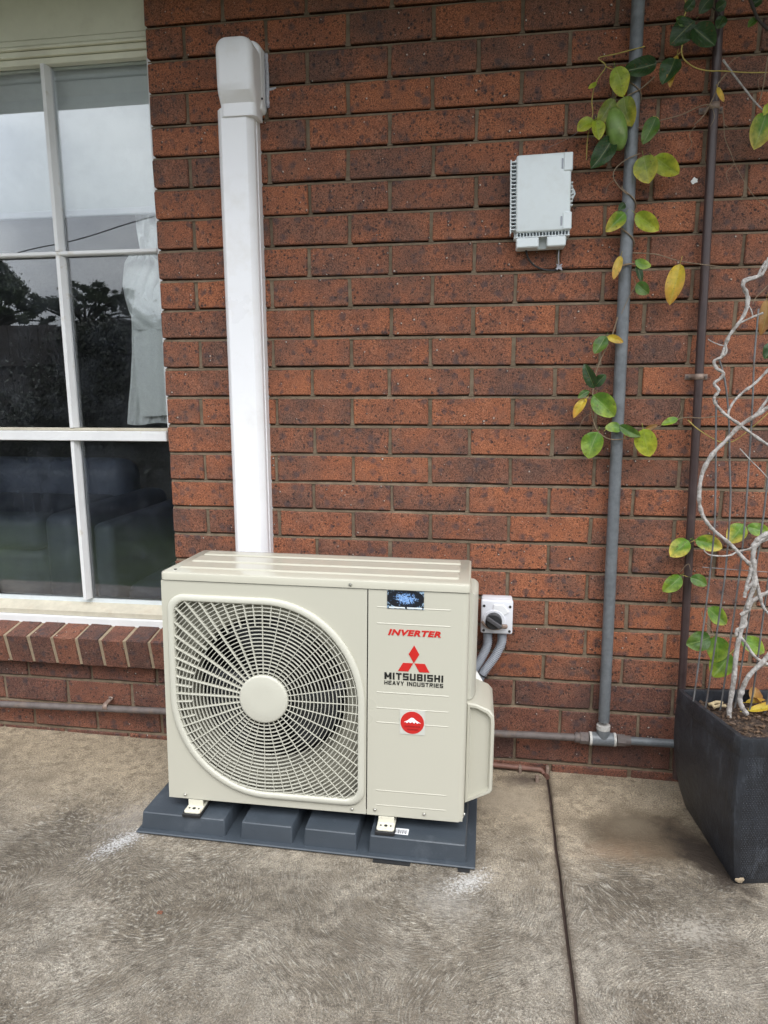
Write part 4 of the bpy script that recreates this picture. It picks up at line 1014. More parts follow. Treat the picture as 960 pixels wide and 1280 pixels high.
tube([c0 + Vector((.030 * math.cos(t) * math.cos(.7) , .019 * math.sin(t), .030 * math.cos(t) * -math.sin(.7))) for t in [k * math.pi / 8 for k in range(17)]], .0022, 6, b)
tube([c0 + Vector((.023, -.008, -.019)), c0 + Vector((.032, -.02, -.014))], .0018, 5, b)
tag(link('cable_tie', b, M['tie'], None, 50), 'black cable tie binding the two grey conduits', 'cable tie')
b = tube(spline([at(590, 842, -.10), at(598, 856, -.10), at(602, 872, -.10), at(602, 890, -.11), at(596, 905, -.12)], 8), .017, 16)
tag(link('insulated_pipe', b, M['white'], None, 60), 'white insulated pipe curving down behind the air conditioner valve cover', 'pipe')

# grey gas pipe with tee and bottom runs -----------------------------
PYY = -.034
pT = at(800, -60, PYY); pB = at(754.5, 905, PYY); tee = at(753, 922, PYY)
gp_ = thing('gas_pipe', 'grey steel pipe rising up the wall from a tee in the low horizontal pipe', 'pipe', (pB.x, PYY, pB.z))
og = Vector((pB.x, PYY, pB.z))
def loc(v): return Vector(v) - og
link('riser', tube([loc((pB.x, PYY, pB.z + .01)), loc((pT.x * .5 + pB.x * .5, PYY, (pT.z + pB.z) / 2)), loc((pT.x, PYY, 2.47))], .0165, 18), M['galv'], gp_, 50)
tl = at(738, 921, PYY); tr_ = at(768, 925, PYY); tz = (tl.z + tr_.z) / 2
slope = (at(840, 929, PYY).z - at(640, 917, PYY).z) / (at(840, 929, PYY).x - at(640, 917, PYY).x)
def hz_(x): return at(640, 917, PYY).z + slope * (x - at(640, 917, PYY).x)
tf = bmesh.new(); cyl(loc((tl.x, PYY, hz_(tl.x))), loc((tr_.x, PYY, hz_(tr_.x))), .0205, 18, tf); cyl(loc((pB.x, PYY, hz_(pB.x))), loc((pB.x, PYY, hz_(pB.x) + .036)), .0195, 18, tf)
link('tee_fitting', tf, M['galv'], gp_, 50)
for x in (tl.x, tr_.x): link('thread_tape', cyl(loc((x - .0035, PYY, hz_(x))), loc((x + .0035, PYY, hz_(x))), .0212, 14), M['tape'], gp_, 50)
link('thread_tape', cyl(loc((pB.x, PYY, hz_(pB.x) + .034)), loc((pB.x, PYY, hz_(pB.x) + .047)), .0205, 14), M['tape'], gp_, 50)
for s, x in ((-1, tl.x - .019), (1, tr_.x + .019)):
    b = bmesh.new(); cyl(loc((x - .012, PYY, hz_(x))), loc((x + .012, PYY, hz_(x))), .0185, 8, b); cyl(loc((x + s * .012, PYY, hz_(x))), loc((x + s * .028, PYY, hz_(x))), .0152, 12, b); link('coupling', b, M['rustpipe'], gp_, 40)
xL = tl.x - .03
link('horizontal_pipe', tube([loc((xL, PYY, hz_(xL))), loc((.5, PYY, at(0, 880, PYY).z * .5 + hz_(.5) * .5 - .002)), loc((at(205, 889, PYY).x, PYY, at(205, 889, PYY).z)), loc((at(0, 880, PYY).x, PYY, at(0, 880, PYY).z)), loc((-3.2, PYY, at(0, 880, PYY).z - .03))], .0115, 14), M['rustpipe'], gp_, 50)
xR = tr_.x + .03
link('horizontal_pipe', tube([loc((xR, PYY, hz_(xR))), loc((3.2, PYY, hz_(xR) - .0))], .0125, 14), M['galv'], gp_, 50)
def saddle(c, horiz, par, r=.013, name='pipe_clip', ln=.022, wd=.008, mat='clip', back=.026):
    b = bmesh.new(); ax = Vector((0, 0, 1)) if horiz else Vector((1, 0, 0)); al = Vector((1, 0, 0)) if horiz else Vector((0, 0, 1))
    pr_ = []
    for t in [k * math.pi / 8 for k in range(9)]: pr_.append((r * math.cos(t), -r * math.sin(t)))
    path = [(ln, back), (r + .001, back)] + [(a, -abs(c_)) for a, c_ in pr_] + [(-r - .001, back), (-ln, back)]
    rowA = [b.verts.new(c + ax * a + Vector((0, y, 0)) + al * wd) for a, y in path]; rowB = [b.verts.new(c + ax * a + Vector((0, y, 0)) - al * wd) for a, y in path]
    for i in range(len(path) - 1): b.faces.new((rowA[i], rowA[i + 1], rowB[i + 1], rowB[i]))
    o = link(name, b, M[mat], par, 50); s = o.modifiers.new('s', 'SOLIDIFY'); s.thickness = .0018; s.offset = 1
    for sg in (-1, 1): link('clip_screw', cyl(c + ax * sg * (ln - .005) + Vector((0, back - .001, 0)), c + ax * sg * (ln - .005) + Vector((0, back - .005, 0)), .0035, 8), M['rustpipe'], o)
    return o
q = at(133, 883, PYY); saddle(loc((q.x, PYY, q.z)), True, gp_, .0130, ln=.021, back=.030)

# brown pipe ----------------------------------------------------------
bT = at(899, 20, -.030); bB = at(852, 860, -.030)
bp = thing('brown_pipe', 'thin dark brown painted pipe running down the wall behind the planter', 'pipe', (bB.x, -.03, bB.z))
ob = Vector((bB.x, -.03, bB.z))
sl = (bT.x - bB.x) / (bT.z - bB.z)
link('pipe', tube([Vector((sl * (.02 - bB.z) , 0, .02 - bB.z)), Vector((0, 0, 0)), Vector((sl * (2.47 - bB.z), 0, 2.47 - bB.z))], .0115, 16), M['brownpipe'], bp, 50)
for py, px in ((471, 868.5), (133, 893)):
    q = at(px, py, -.03); saddle(Vector((sl * (q.z - bB.z), 0, q.z - bB.z)), False, bp, .0130, ln=.030)
# small copper drain along the foot of the wall
b = bmesh.new(); q0 = at(560, 950, -.018); q1 = at(676, 962, -.018)
dp = thing('copper_pipe', 'old reddish pipe lying at the foot of the wall beside the patio joint', 'pipe', (q1.x, -.018, q1.z))
oc = Vector((q1.x, -.018, q1.z))
M['copper'] = simple('dull_copper', (.17, .085, .065), .6, metal=.2, var=.3, scale=50, bmp=.0008)
link('run', tube([q0 - oc, (0, 0, 0), Vector((.012, -.004, -.012)), gat(684, 972) - oc], .0085, 10), M['copper'], dp, 50)
for px, py in ((650, 961), (684, 962), (671, 974)):
    q = at(px, py, -.02) if py < 970 else gat(px, py, .006)
    link('bracket', bx(q.x - oc.x - .005, q.x - oc.x + .005, q.y - oc.y - .010, q.y - oc.y + .008, q.z - oc.z - .017, q.z - oc.z + .012, .003, 2), M['clip'], dp)

# ================================================================== PLANTER AND PLANTS
hR = .385
A0, B0 = gat(927.5, 923, hR), gat(846.5, 861, hR)
dirF = Vector((1, .13, 0)).normalized(); wF = .46
D0 = A0 + dirF * wF; C0 = B0 + dirF * wF; D0.z = A0.z - .003; C0.z = B0.z - .003
G0 = gat(918, 1105)
ppt = thing('planter', 'tall black square resin planter with a worn corner at the foot of the wall', 'planter', (G0.x, G0.y, gz(G0.x, G0.y)))
op = Vector((G0.x, G0.y, gz(G0.x, G0.y)))
gB = gat(851, 1006, 0)
cen = (A0 + B0 + C0 + D0) / 4
inx = (G0.x - A0.x)
foot = [Vector((G0.x, G0.y, 0)), Vector((gB.x + .01, gB.y, 0)), Vector((C0.x - .05, C0.y - .03, 0)), Vector((D0.x - .05, D0.y + .02, 0))]
for p in foot: p.z = gz(p.x, p.y) + .001
rimc = [A0, B0, C0, D0]
def pot_loop(t, push=0., inset=0.):
    out = []
    for i in range(4):
        a, b_ = foot[i], rimc[i]
        s = 1 - (1 - t) ** 2.2                                   # bellied side
        p = Vector((a.x + (b_.x - a.x) * s, a.y + (b_.y - a.y) * s, a.z + (b_.z - a.z) * t))
        d = Vector((p.x - cen.x, p.y - cen.y, 0)); p += d.normalized() * (push - inset + .010 * math.sin(math.pi * min(1, max(0, t))) ** .8); out.append(p)
    # rounded corners + subdivided sides
    res = []
    for i in range(4):
        p, q, r2 = out[i - 1], out[i], out[(i + 1) % 4]
        e1 = (p - q).normalized(); e2 = (r2 - q).normalized(); c = .012
        res += [q + e1 * c, q + (e1 + e2) * c * .3, q + e2 * c]
        for k in range(1, 14): res.append(q + e2 * c + (r2 - q - e2 * 2 * c) * k / 14)
    return [v - op for v in res]
pb = bmesh.new()
lo_ = [pot_loop(t) for t in [i / 26 * .89 for i in range(27)]]
lo_ += [pot_loop(.893, .0005), pot_loop(.90, .002), pot_loop(.992, .002), pot_loop(1., .001), pot_loop(1., -.0, .012), pot_loop(.985, 0, .016), pot_loop(.80, 0, .018)]
rows_v = [[pb.verts.new(p) for p in l] for l in lo_]
for j, (A, B) in enumerate(zip(rows_v, rows_v[1:])):
    for i in range(len(A)): pb.faces.new((A[i], A[(i + 1) % len(A)], B[(i + 1) % len(A)], B[i]))
pb.faces.new(rows_v[0]); po = link('pot_wall', pb, M['pot'], ppt, 35)
# woven relief on the front face
wb = bmesh.new()
nW, nH = 64, 54
a_, d_ = None, None
def front_pt(s, t, out):
    L0 = pot_loop(t); P0 = L0[0 * 16 + 0]; 
    q = L0[2 - 2 + 0]; 
    a = pot_loop(t)[1]; dd = pot_loop(t)[3 * 16 + 1]
    n_ = Vector((.13, -1, 0)).normalized(); return a + (dd - a) * s + n_ * out
for j in range(nH):
    t = .03 + .85 * j / nH; dtt = .85 / nH
    a = pot_loop(t)[1]; dd = pot_loop(t)[49]; a2 = pot_loop(t + dtt)[1]; dd2 = pot_loop(t + dtt)[49]; n_ = Vector((.13, -1, 0)).normalized()
    for i in range(nW):
        s0 = .03 + .94 * (i + (j % 2) * .5) / (nW + .5); s1 = s0 + .94 / (nW + .5)
        if s0 > .8: continue
        pts4 = [a + (dd - a) * (s0 + .001), a + (dd - a) * (s1 - .002), a2 + (dd2 - a2) * (s1 - .002 + .003), a2 + (dd2 - a2) * (s0 + .001 + .003)]
        mid = sum(pts4, Vector()) / 4 + n_ * .0055; vv = [wb.verts.new(p + n_ * .0002) for p in pts4]; vm = wb.verts.new(mid)
        for k in range(4): wb.faces.new((vv[k], vv[(k + 1) % 4], vm))
link('woven_relief', wb, M['pot'], ppt, None, True)
q = G0 + Vector((.012, .0005, .012)) - op
b = bmesh.new(); bmesh.ops.create_icosphere(b, subdivisions=2, radius=.012)
for v in b.verts: v.co = Vector((v.co.x * .95, v.co.y * .18, v.co.z * .55)) * (1 + .6 * noise.noise(v.co * 160)) + q
link('chipped_corner', b, M['mortar_pale'], ppt, 50)
# soil
sb = bmesh.new(); sl_ = pot_loop(.915, 0, .017); zs = None
NS_ = 30
aa, bb, cc, dd = [rimc[i] + (cen - rimc[i]).normalized() * .022 for i in range(4)]
GG = []
for i in range(NS_ + 1):
    row = []
    for j in range(NS_ + 1):
        u, v = i / NS_, j / NS_
        p = (aa * (1 - u) + dd * u) * (1 - v) + (bb * (1 - u) + cc * u) * v
        p = Vector((p.x, p.y, p.z - .032 + .010 * noise.noise(Vector((p.x, p.y, 0)) * 28) + .004 * noise.noise(Vector((p.x, p.y, 0)) * 110))); row.append(sb.verts.new(p))
    GG.append(row)
for A, B in zip(GG, GG[1:]):
    for j in range(NS_): sb.faces.new((A[j], A[j + 1], B[j + 1], B[j]))
soil = link('soil', sb, M['soil'], None, 80); soil['label'] = 'dark chunky potting mix filling the black planter'; soil['category'] = 'soil'; soil['kind'] = 'stuff'
soil_z = (aa.z + bb.z) / 2 - .032
def soil_at(px, py, h=.0):
    d = ray(px, py); t = (soil_z + h - CAM.z) / d.z; return CAM + t * d
# bark chips
cb_ = bmesh.new()
for i in range(420):
    u, v = rnd.random(), rnd.random(); p = (aa * (1 - u) + dd * u) * (1 - v) + (bb * (1 - u) + cc * u) * v
    p.z += -.028 + rnd.uniform(-.003, .005); s = rnd.uniform(.002, .0065); b = bx(-s, s, -s * .45, s * .45, -s * .25, s * .25)
    mr = Matrix.Translation(p) @ Matrix.Rotation(rnd.uniform(0, 6.3), 4, 'Z') @ Matrix.Rotation(rnd.uniform(-.7, .7), 4, 'X'); b.transform(mr); add(cb_, b)
chm = foliage_material('bark_chip', (.10, .062, .038)); o = link('bark_chips', cb_, chm, None); o['kind'] = 'stuff'; o['label'] = 'brown bark chips scattered over the planter soil'; o['category'] = 'bark chips'

# trellis of thin rods ------------------------------------------------
TY = -.27
wires = [[(896, 500), (895, 522), (894, 638), (890, 693), (883.4, 751), (868, 868)],
         [(899, 450), (906, 475), (911, 522), (912, 579), (913, 630), (907.5, 707), (902, 750), (884, 872)],
         [(948, 386), (942.7, 451), (940.7, 502), (936.6, 573), (932.8, 630), (928, 685), (920, 750), (902.6, 874)],
         [(968, 520), (959, 603), (955, 640), (951, 668), (938, 758), (921, 871)],
         [(972, 640), (956.7, 750), (948, 817), (940, 874)],
         [(975, 740), (965, 830), (959, 878)]]
base = soil_at(900, 874)
tt_ = thing('trellis', 'fan of thin weathered metal trellis rods rising from the planter', 'trellis', base)
for wp in wires:
    P_ = []
    for i, (px, py) in enumerate(wp):
        P_.append(at(px, py, TY) - base)
    e = P_[-1]; P_[-1] = e; P_.append(e + Vector((-.004, 0, -.03)))
    link('rod', tube(spline(P_, 3), .0023, 8), M['wire'], tt_, 50)
b = tube([at(878, 709, TY + .004) - base, at(972, 716, TY + .004) - base], .0011, 6); link('tie_wire', b, M['wire'], tt_)

# leaves ---------------------------------------------------------------
def leaf_mesh(Ln, Wd, fold, curl, seed, sharp=.88):
    r = random.Random(seed); bm = bmesh.new(); nu, nv = 14, 4; G = []; uvl = bm.loops.layers.uv.new('UVMap')
    wob = r.uniform(-.06, .06)
    for s_ in (-.20, -.10):
        G.append([(bm.verts.new((s_ * Ln, (j / nv) * .0006, .4 * s_ * Ln * s_ - .0006 * (abs(j) - 2))), 0., .5) for j in range(-nv, nv + 1)])
    for i in range(nu + 1):
        u = i / nu; w_ = Wd * ((math.sin(math.pi * u ** sharp) ** .62) if 0 < u < 1 else 0) / 2 + (.0004)
        row = []
        for j in range(-nv, nv + 1):
            v = j / nv
            z = fold * abs(v) * w_ + curl * Ln * (u * u) * -1 + .13 * w_ * math.sin(u * 8 + v * 2.5 + seed * 17) * abs(v)
            row.append((bm.verts.new((u * Ln, v * w_ + wob * Ln * math.sin(math.pi * u), z)), u, (v + 1) / 2))
        G.append(row)
    for A, B in zip(G, G[1:]):
        for j in range(2 * nv):
            q = (A[j], A[j + 1], B[j + 1], B[j]); f = bm.faces.new([k[0] for k in q])
            for lp, k in zip(f.loops, q): lp[uvl].uv = (k[1], k[2])
    m = bpy.data.meshes.new('leaf'); bm.to_mesh(m); bm.free(); m.materials.append(M['leaf']); m.shade_smooth(); return m
COL = dict(dk=((.022, .060, .016), (.03, .075, .018)), md=((.055, .135, .022), (.12, .20, .03)), gr=((.115, .25, .028), (.30, .40, .045)), lm=((.30, .40, .03), (.48, .48, .05)),
           yg=((.20, .27, .03), (.50, .44, .05)), ye=((.60, .42, .05), (.58, .32, .07)), yo=((.66, .50, .05), (.58, .30, .06)), br=((.36, .20, .06), (.28, .13, .04)), gy=((.13, .28, .02), (.64, .52, .10)), ol=((.14, .19, .025), (.26, .28, .04)))
def leaf(base_, tip, wpx, col, Y, par, org, name='leaf', dy=-.012, fold=.25, curl=.13, sharp=.88):
    a = at(*base_, Y); b_ = at(*tip, Y + dy); Ln = (b_ - a).length
    Wd = wpx * (a - CAM).dot(f_) / F_PX
    X = (b_ - a).normalized(); view = (CAM - a).normalized(); view = (view + Vector((rnd.uniform(-.35, .35), 0, rnd.uniform(-.05, .45)))).normalized()
    Z = (view - X * view.dot(X)).normalized(); Yv = Z.cross(X)
    o = bpy.data.objects.new(name, leaf_mesh(Ln, Wd * 1.04, fold * rnd.uniform(.4, 2.2), curl * rnd.uniform(.2, 2.0), rnd.random(), sharp)); C.objects.link(o)
    o.matrix_world = Matrix(((X.x, Yv.x, Z.x, a.x), (X.y, Yv.y, Z.y, a.y), (X.z, Yv.z, Z.z, a.z), (0, 0, 0, 1)))
    if par is not None: o.parent = par; o.matrix_parent_inverse = Matrix.Translation(-org)
    c1, c2 = COL[col]; k = rnd.uniform(.88, 1.12); o.color = (*[x * k for x in c1], 1); o['tip_tint'] = [c * k for c in c2]
    return o
def stem(pts, r, mat, par, org, Y=-.045, taper=.3, name='stem', dpts=None, knots=0., n=8):
    P_ = [at(px, py, Y if dpts is None else dpts[i]) for i, (px, py) in enumerate(pts)]
    P_ = [p + Vector((rnd.uniform(-1, 1), rnd.uniform(-2, 2), rnd.uniform(-1, 1))) * r * .3 for p in P_]
    sp = spline(P_, 7); ns = rnd.random() * 50
    b = tube([p - org for p in sp], r, n, None, True, lambda t, i: r * (1 - taper * t) * (1 + knots * max(0, noise.noise(Vector((i * .31, ns, 0)))) * 2 + .08 * math.sin(i * 1.3 + ns)))
    return link(name, b, M[mat], par, 70)
# wall climber on the two pipes
vo_ = at(795, 232, -.05)
wv_ = thing('wall_climber', 'sparse climbing vine with yellowing leaves and one green pod twined round the grey pipe', 'climbing plant', vo_)
S = lambda pts, r=.0016, mat='twig', Y=-.055, **k: stem(pts, r, mat, wv_, vo_, Y, **k)
S([(806, 58), (790, 62), (770, 67), (748, 73), (757, 83), (745, 103), (740, 125), (741, 143), (735, 170), (733, 200)], .0017, 'tendril', -.05)
S([(757, 83), (764, 86), (770, 85)], .0012, 'tendril')
S([(818, 96), (802, 110), (786, 119), (776, 126), (768, 132)], .0018, 'twig')
S([(853, -10), (858, 10), (853, 30), (853, 55), (852, 63), (855, 74), (868, 84), (885, 88), (905, 89), (935, 91), (965, 90)], .0020, 'tendril', -.06)
S([(932, -15), (940, 8), (948, 26), (966, 42)], .0045, 'bark', -.07)
S([(870, -10), (880, 4), (892, 10), (903, 22)], .0022, 'bark', -.06)
S([(852, 64), (843, 73), (836, 82)], .0013, 'tendril')
S([(903, 75), (915, 90), (930, 110), (946, 130), (962, 145)], .0028, 'stem', -.06)
S([(910, 89), (898, 104), (894, 116), (887, 131), (880, 144), (868, 156)], .0018, 'twig', -.055)
S([(797, 160), (810, 157), (823, 151), (850, 144), (872, 134), (884, 131), (892, 134)], .0016, 'twig', -.06)
S([(823, 151), (822, 147), (816, 145)], .0015, 'tendril', -.06)
S([(903, 137), (905, 152), (906, 172), (914, 192), (920, 208), (942, 245), (962, 260)], .0013, 'twig', -.03)
S([(960, 70), (952, 118), (946, 132)], .0016, 'twig', -.06)
S([(791, 316), (820, 318), (848, 326), (880, 331), (915, 334), (950, 333)], .0016, 'twig', -.055)
S([(772, 334), (784, 330), (796, 331), (800, 338)], .0028, 'twig', -.056, taper=.2)
S([(790, 345), (794, 356), (786, 372), (777, 392)], .0011, 'twig', -.056)
S([(772, 396), (765, 420), (752, 447), (743, 472), (741, 490), (740, 515), (746, 537), (757, 547), (770, 549.5), (790, 547), (803, 545), (820, 535), (840, 527), (856, 522), (875, 522.5), (893, 521), (908, 520)], .0017, 'twig', -.06)
S([(724, 163), (712, 172), (686, 184)], .0008, 'wire', -.02)
S([(755, 539), (760, 535), (770, 534)], .0014, 'tendril', -.06); S([(781, 548), (781, 540), (779, 536)], .0014, 'tendril', -.06)
S([(800, 192), (784, 199), (770, 210), (767, 222), (776, 236), (784, 243)], .0016, 'twig', -.056)
S([(863, 712), (860, 705), (850, 715)], .0010, 'twig', -.05); S([(850, 718), (863, 722)], .001, 'tendril', -.045)
S([(863, 678), (869, 675)], .0012, 'tendril', -.045)
for pts_ in ([(870, 157), (862, 168), (865, 180), (858, 190)], [(905, 155), (912, 160), (922, 158)], [(918, 205), (908, 216), (911, 228)], [(768, 225), (760, 232), (757, 243)], [(850, 327), (846, 334), (848, 340)], [(846, 523), (852, 512), (850, 503)], [(905, 89), (915, 76), (930, 68), (945, 70)], [(741, 515), (730, 523), (724, 535)], [(960, 90), (948, 100), (950, 115)], [(889, 131), (893, 146), (888, 158)]):
    S(pts_, .0009, 'twig', -.05)
# stem spiralling round the grey pipe
def pipe_x(z): return pB.x + (pT.x - pB.x) * (z - pB.z) / (2.47 - pB.z)
za, zb3 = at(790, 215, PYY).z, at(780, 320, PYY).z; hel = []
for i in range(60):
    t = i / 59; z = za + (zb3 - za) * t; a = 2 * math.pi * 2.2 * t + .6; hel.append(Vector((pipe_x(z) + .0188 * math.cos(a), PYY + .0188 * math.sin(a), z)) - vo_)
link('stem', tube(hel, .0019, 8), M['twig'], wv_, 60)
za, zb3 = at(797, 100, PYY).z, at(795, 160, PYY).z; hel = []
for i in range(40):
    t = i / 39; z = za + (zb3 - za) * t; a = 2 * math.pi * 1.2 * t + 3.3; hel.append(Vector((pipe_x(z) + .0188 * math.cos(a), PYY + .0188 * math.sin(a), z)) - vo_)
link('stem', tube(hel, .0016, 8), M['twig'], wv_, 60)
LV = [((856, 14), (868, -2), 12, 'dk'), ((858, 30), (846, 22), 10, 'md'), ((905, 20), (897, 34), 13, 'dk'), ((895, 12), (908, 2), 12, 'dk'), ((940, 8), (952, -4), 12, 'dk'), ((946, 24), (936, 32), 9, 'md'), ((745, 103), (736, 110), 6, 'lm'), ((821, 79), (780, 87), 22, 'dk'), ((844, 73), (828, 101), 24, 'dk'), ((868, 26), (841, 52), 27, 'dk'), ((866, 34), (894, 56), 25, 'dk'), ((890, -4), (876, 15), 16, 'dk'),
      ((769, 84), (777, 118), 23, 'lm'), ((780, 121), (788, 155), 24, 'yg'), ((768, 124), (749, 153), 17, 'ol'), ((742, 150), (722, 162), 17, 'lm'), ((745, 150), (749, 174), 16, 'lm'),
      ((766, 172), (739, 210), 24, 'dk'), ((820, 146), (804, 178), 18, 'md'), ((846, 69), (837, 108), 11, 'ye'), ((897, 109), (905, 127), 6, 'ye'), ((958, 141), (945, 184), 28, 'gy'), ((964, 129), (956, 141), 9, 'lm'),
      ((804, 195), (811, 229), 28, 'yg'), ((818, 196), (848, 217), 23, 'lm'), ((781, 266), (759, 287), 18, 'gy'), ((795, 267), (823, 288), 20, 'lm'), ((781, 254), (773, 263), 8, 'dk'),
      ((776, 320), (767, 348), 10, 'ye'), ((794, 326), (814, 333), 11, 'gr'), ((796, 331), (803, 351), 8, 'dk'), ((796, 354), (811, 367), 15, 'md'), ((850, 330), (836, 379), 21, 'yo'),
      ((757, 420), (743, 442), 16, 'md'), ((759, 421), (779, 427), 9, 'yo'), ((743, 485), (730, 456), 14, 'dk'), ((744, 483), (757, 468), 12, 'dk'), ((736, 489), (723, 497), 8, 'md'),
      ((733, 498), (716, 520), 11, 'yo'), ((741, 494), (769, 520), 26, 'gr'), ((747, 540), (735, 573), 26, 'gr'), ((777, 536), (757, 534), 13, 'gr'), ((774, 532), (801, 545), 12, 'md'), ((804, 536), (812, 571), 26, 'lm'),
      ((806, 538), (822, 531), 6, 'br'), ((847, 523), (828, 529), 9, 'gr')]
for a, b_, wd, c in LV: leaf(a, b_, wd, c, -.062, wv_, vo_)
for a, b_, wd, c in [((861, 676), (838, 694), 22, 'gy'), ((869, 675), (905, 685), 19, 'gy'), ((929, 655), (911, 678), 22, 'gy'), ((934, 658), (963, 665), 16, 'gr'), ((851, 720), (829, 739), 18, 'gr'), ((863, 722), (884, 731), 15, 'md')]:
    leaf(a, b_, wd, c, -.055, wv_, vo_)
# pod
pa, pbb = at(766, 134, -.058), at(775, 188, -.060); b = bmesh.new(); ax = (pbb - pa); Lp = ax.length; axn = ax.normalized()
rp = 12.8 * (pa - CAM).dot(f_) / F_PX; pr2 = [(0, .1), (.04, .38), (.12, .66), (.25, .88), (.42, 1.), (.6, 1.), (.78, .86), (.9, .62), (.97, .36), (1., .12)]
tube([pa + ax * t - vo_ for t, _ in pr2], 1, 20, b, True, lambda t, i: rp * pr2[i][1])
M['pod'] = simple('pod_skin', (.13, .215, .045), .42, var=.22, scale=40, bmp=.001, bscale=60, dirt=(.22, .27, .09), dscale=30)
pdo = link('seed_pod', b, M['pod'], wv_, 80)

# woody plant in the planter ------------------------------------------
vb = soil_at(913, 896); wp_ = thing('potted_vine', 'bare grey twisted woody vine with a few green leaves growing in the planter', 'climbing plant', vb)
V_ = lambda pts, r, d=None, taper=.15, Y=-.29, kn=.25: stem(pts, r * .84, 'stem', wp_, vb, Y, taper=taper, knots=kn, n=10)
V_([(962, 322), (958, 331), (952, 343), (942, 347), (931, 350), (928, 358), (933, 367), (934, 383), (929, 395), (922, 406), (911, 419), (906, 435), (902, 446), (893, 452), (896, 460), (904, 467), (900, 474), (893, 480), (898, 488), (893, 496), (894, 504), (901, 513), (909, 520), (925, 531), (944, 545), (964, 559)], .0047)
V_([(958, 326), (951, 338), (946, 347), (932, 352), (930, 362), (936, 374), (932, 391), (924, 404), (908, 425), (908, 440), (899, 449)], .0035)
V_([(966, 505), (944, 519), (925, 532), (907, 550), (891, 567), (879, 587), (874, 606), (874, 626), (877.6, 642), (884, 653), (894, 665), (907, 675), (919, 686), (928, 696), (937, 706), (941, 716), (940, 726), (932, 740), (930, 747)], .0056)
V_([(962, 460), (944, 479), (928, 491), (917, 502), (912, 512), (910, 519)], .0036); V_([(965, 492), (950, 512), (944, 520)], .0042)
V_([(954, 391), (938, 398), (923, 405)], .0030); V_([(885, 424), (892, 428), (900, 431), (905, 432)], .0016)
V_([(932, 378), (938, 386), (941, 395)], .0018); V_([(925, 561), (938, 575), (950, 587), (962, 600)], .0016)
V_([(965, 664), (950, 671), (943, 681), (942, 696), (943, 713), (944, 725), (940, 742), (934, 760)], .0065)
V_([(965, 672), (948, 680), (937, 686), (922, 690), (913, 693.5), (901, 695), (888, 694), (881, 690), (880, 686)], .0034, taper=.6)
V_([(964, 669), (952, 675), (945, 684), (940, 700), (938, 716), (934, 732), (931, 745)], .0052)
V_([(963, 740), (951, 745), (940, 753), (935, 763), (925, 769)], .0058); V_([(945, 724), (949, 744), (955, 760), (964, 770)], .0048)
V_([(942, 700), (941, 730), (937, 752), (931, 772), (926.5, 792), (921.6, 817), (916.6, 851), (912.4, 885), (911, 900)], .0064, taper=-.15)
V_([(932, 774), (932, 782), (922, 788), (920, 795)], .0052); V_([(968, 810), (952.5, 827), (936, 843), (928, 858), (925, 874), (927, 885), (933, 893)], .0068, taper=-.1)
V_([(926, 797), (933, 806), (944, 821), (966, 834)], .0045)
stem([(962, 355), (945, 372), (941, 380)], .0012, 'twig', wp_, vb, -.27)
stem([(860, 525), (872, 536), (893, 549), (905, 553), (920, 550), (945, 530), (965, 512)], .0014, 'tendril', wp_, vb, -.25)
stem([(877, 765), (880, 775), (888, 785), (893, 795)], .0013, 'twig', wp_, vb, -.22)
stem([(912, 818), (920, 810), (926, 806)], .0013, 'tendril', wp_, vb, -.22)
for a, b_, wd, c in [((885, 760), (909, 780), 20, 'gr'), ((888, 796), (858, 806), 23, 'md'), ((894, 795), (897, 829), 27, 'gr'), ((914, 818), (891, 846), 27, 'gr'), ((927, 799), (956, 816), 20, 'gr')]:
    leaf(a, b_, wd, c, -.20, wp_, vb, curl=.06)
for a, b_, wd, c in [((958, 375), (951, 418), 14, 'br'), ((968, 428), (956, 447), 15, 'dk')]: leaf(a, b_, wd, c, -.26, wp_, vb)
# fallen leaves on the soil
def fallen(px, py, Ln, Wd, ang, col, lab, k=.006, curl=-.1):
    p = soil_at(px, py, k); o = bpy.data.objects.new('fallen_leaf', leaf_mesh(Ln, Wd, .5, curl, rnd.random())); C.objects.link(o)
    o.matrix_world = Matrix.Translation(p) @ Matrix.Rotation(ang, 4, 'Z') @ Matrix.Rotation(-.35, 4, 'Y') @ Matrix.Rotation(.5, 4, 'X')
    c1, c2 = COL[col]; o.color = (*c1, 1); o['tip_tint'] = list(c2); tag(o, lab, 'leaf', 'fallen leaves on the planter soil')
fallen(940, 876, .05, .036, 1.1, 'br', 'orange brown curled leaf lying on the planter soil', .012)
fallen(934, 888, .09, .024, -.12, 'yo', 'long yellow fallen leaf nearest the front rim of the planter', .01)
fallen(932, 878, .05, .016, -.5, 'ye', 'small yellow dry leaf at the base of the thick vine stem', .01)
fallen(958, 886, .04, .03, 2.4, 'br', 'dull brown crumpled leaf beside the yellow fallen leaf', .012)
b = bmesh.new(); q = soil_at(887, 881, .008)
for a, c, r in (((0, 0, 0), (.035, .012, .003), .005), ((.006, -.014, 0), (.038, -.006, .002), .0045), ((.0, .002, 0), (.008, -.018, .001), .004)): tube([q + Vector(a), q + (Vector(a) + Vector(c)) / 2 + Vector((0, 0, .004)), q + Vector(c)], r, 7, b)
tag(link('dry_twig', b, simple('pale_twig', (.50, .40, .24), .8), None, 60), 'short pale broken twigs on the planter soil by its left rim', 'twig')
# reddish debris on the patio
q = gat(200, 1141, .001); b = bx(q.x - .006, q.x + .006, q.y - .004, q.y + .004, q.z - .001, q.z + .003, .001)
tag(link('brick_chip', b, M['brick_mass'], None), 'tiny reddish chip lying on the open concrete in front of the pad', 'chip')

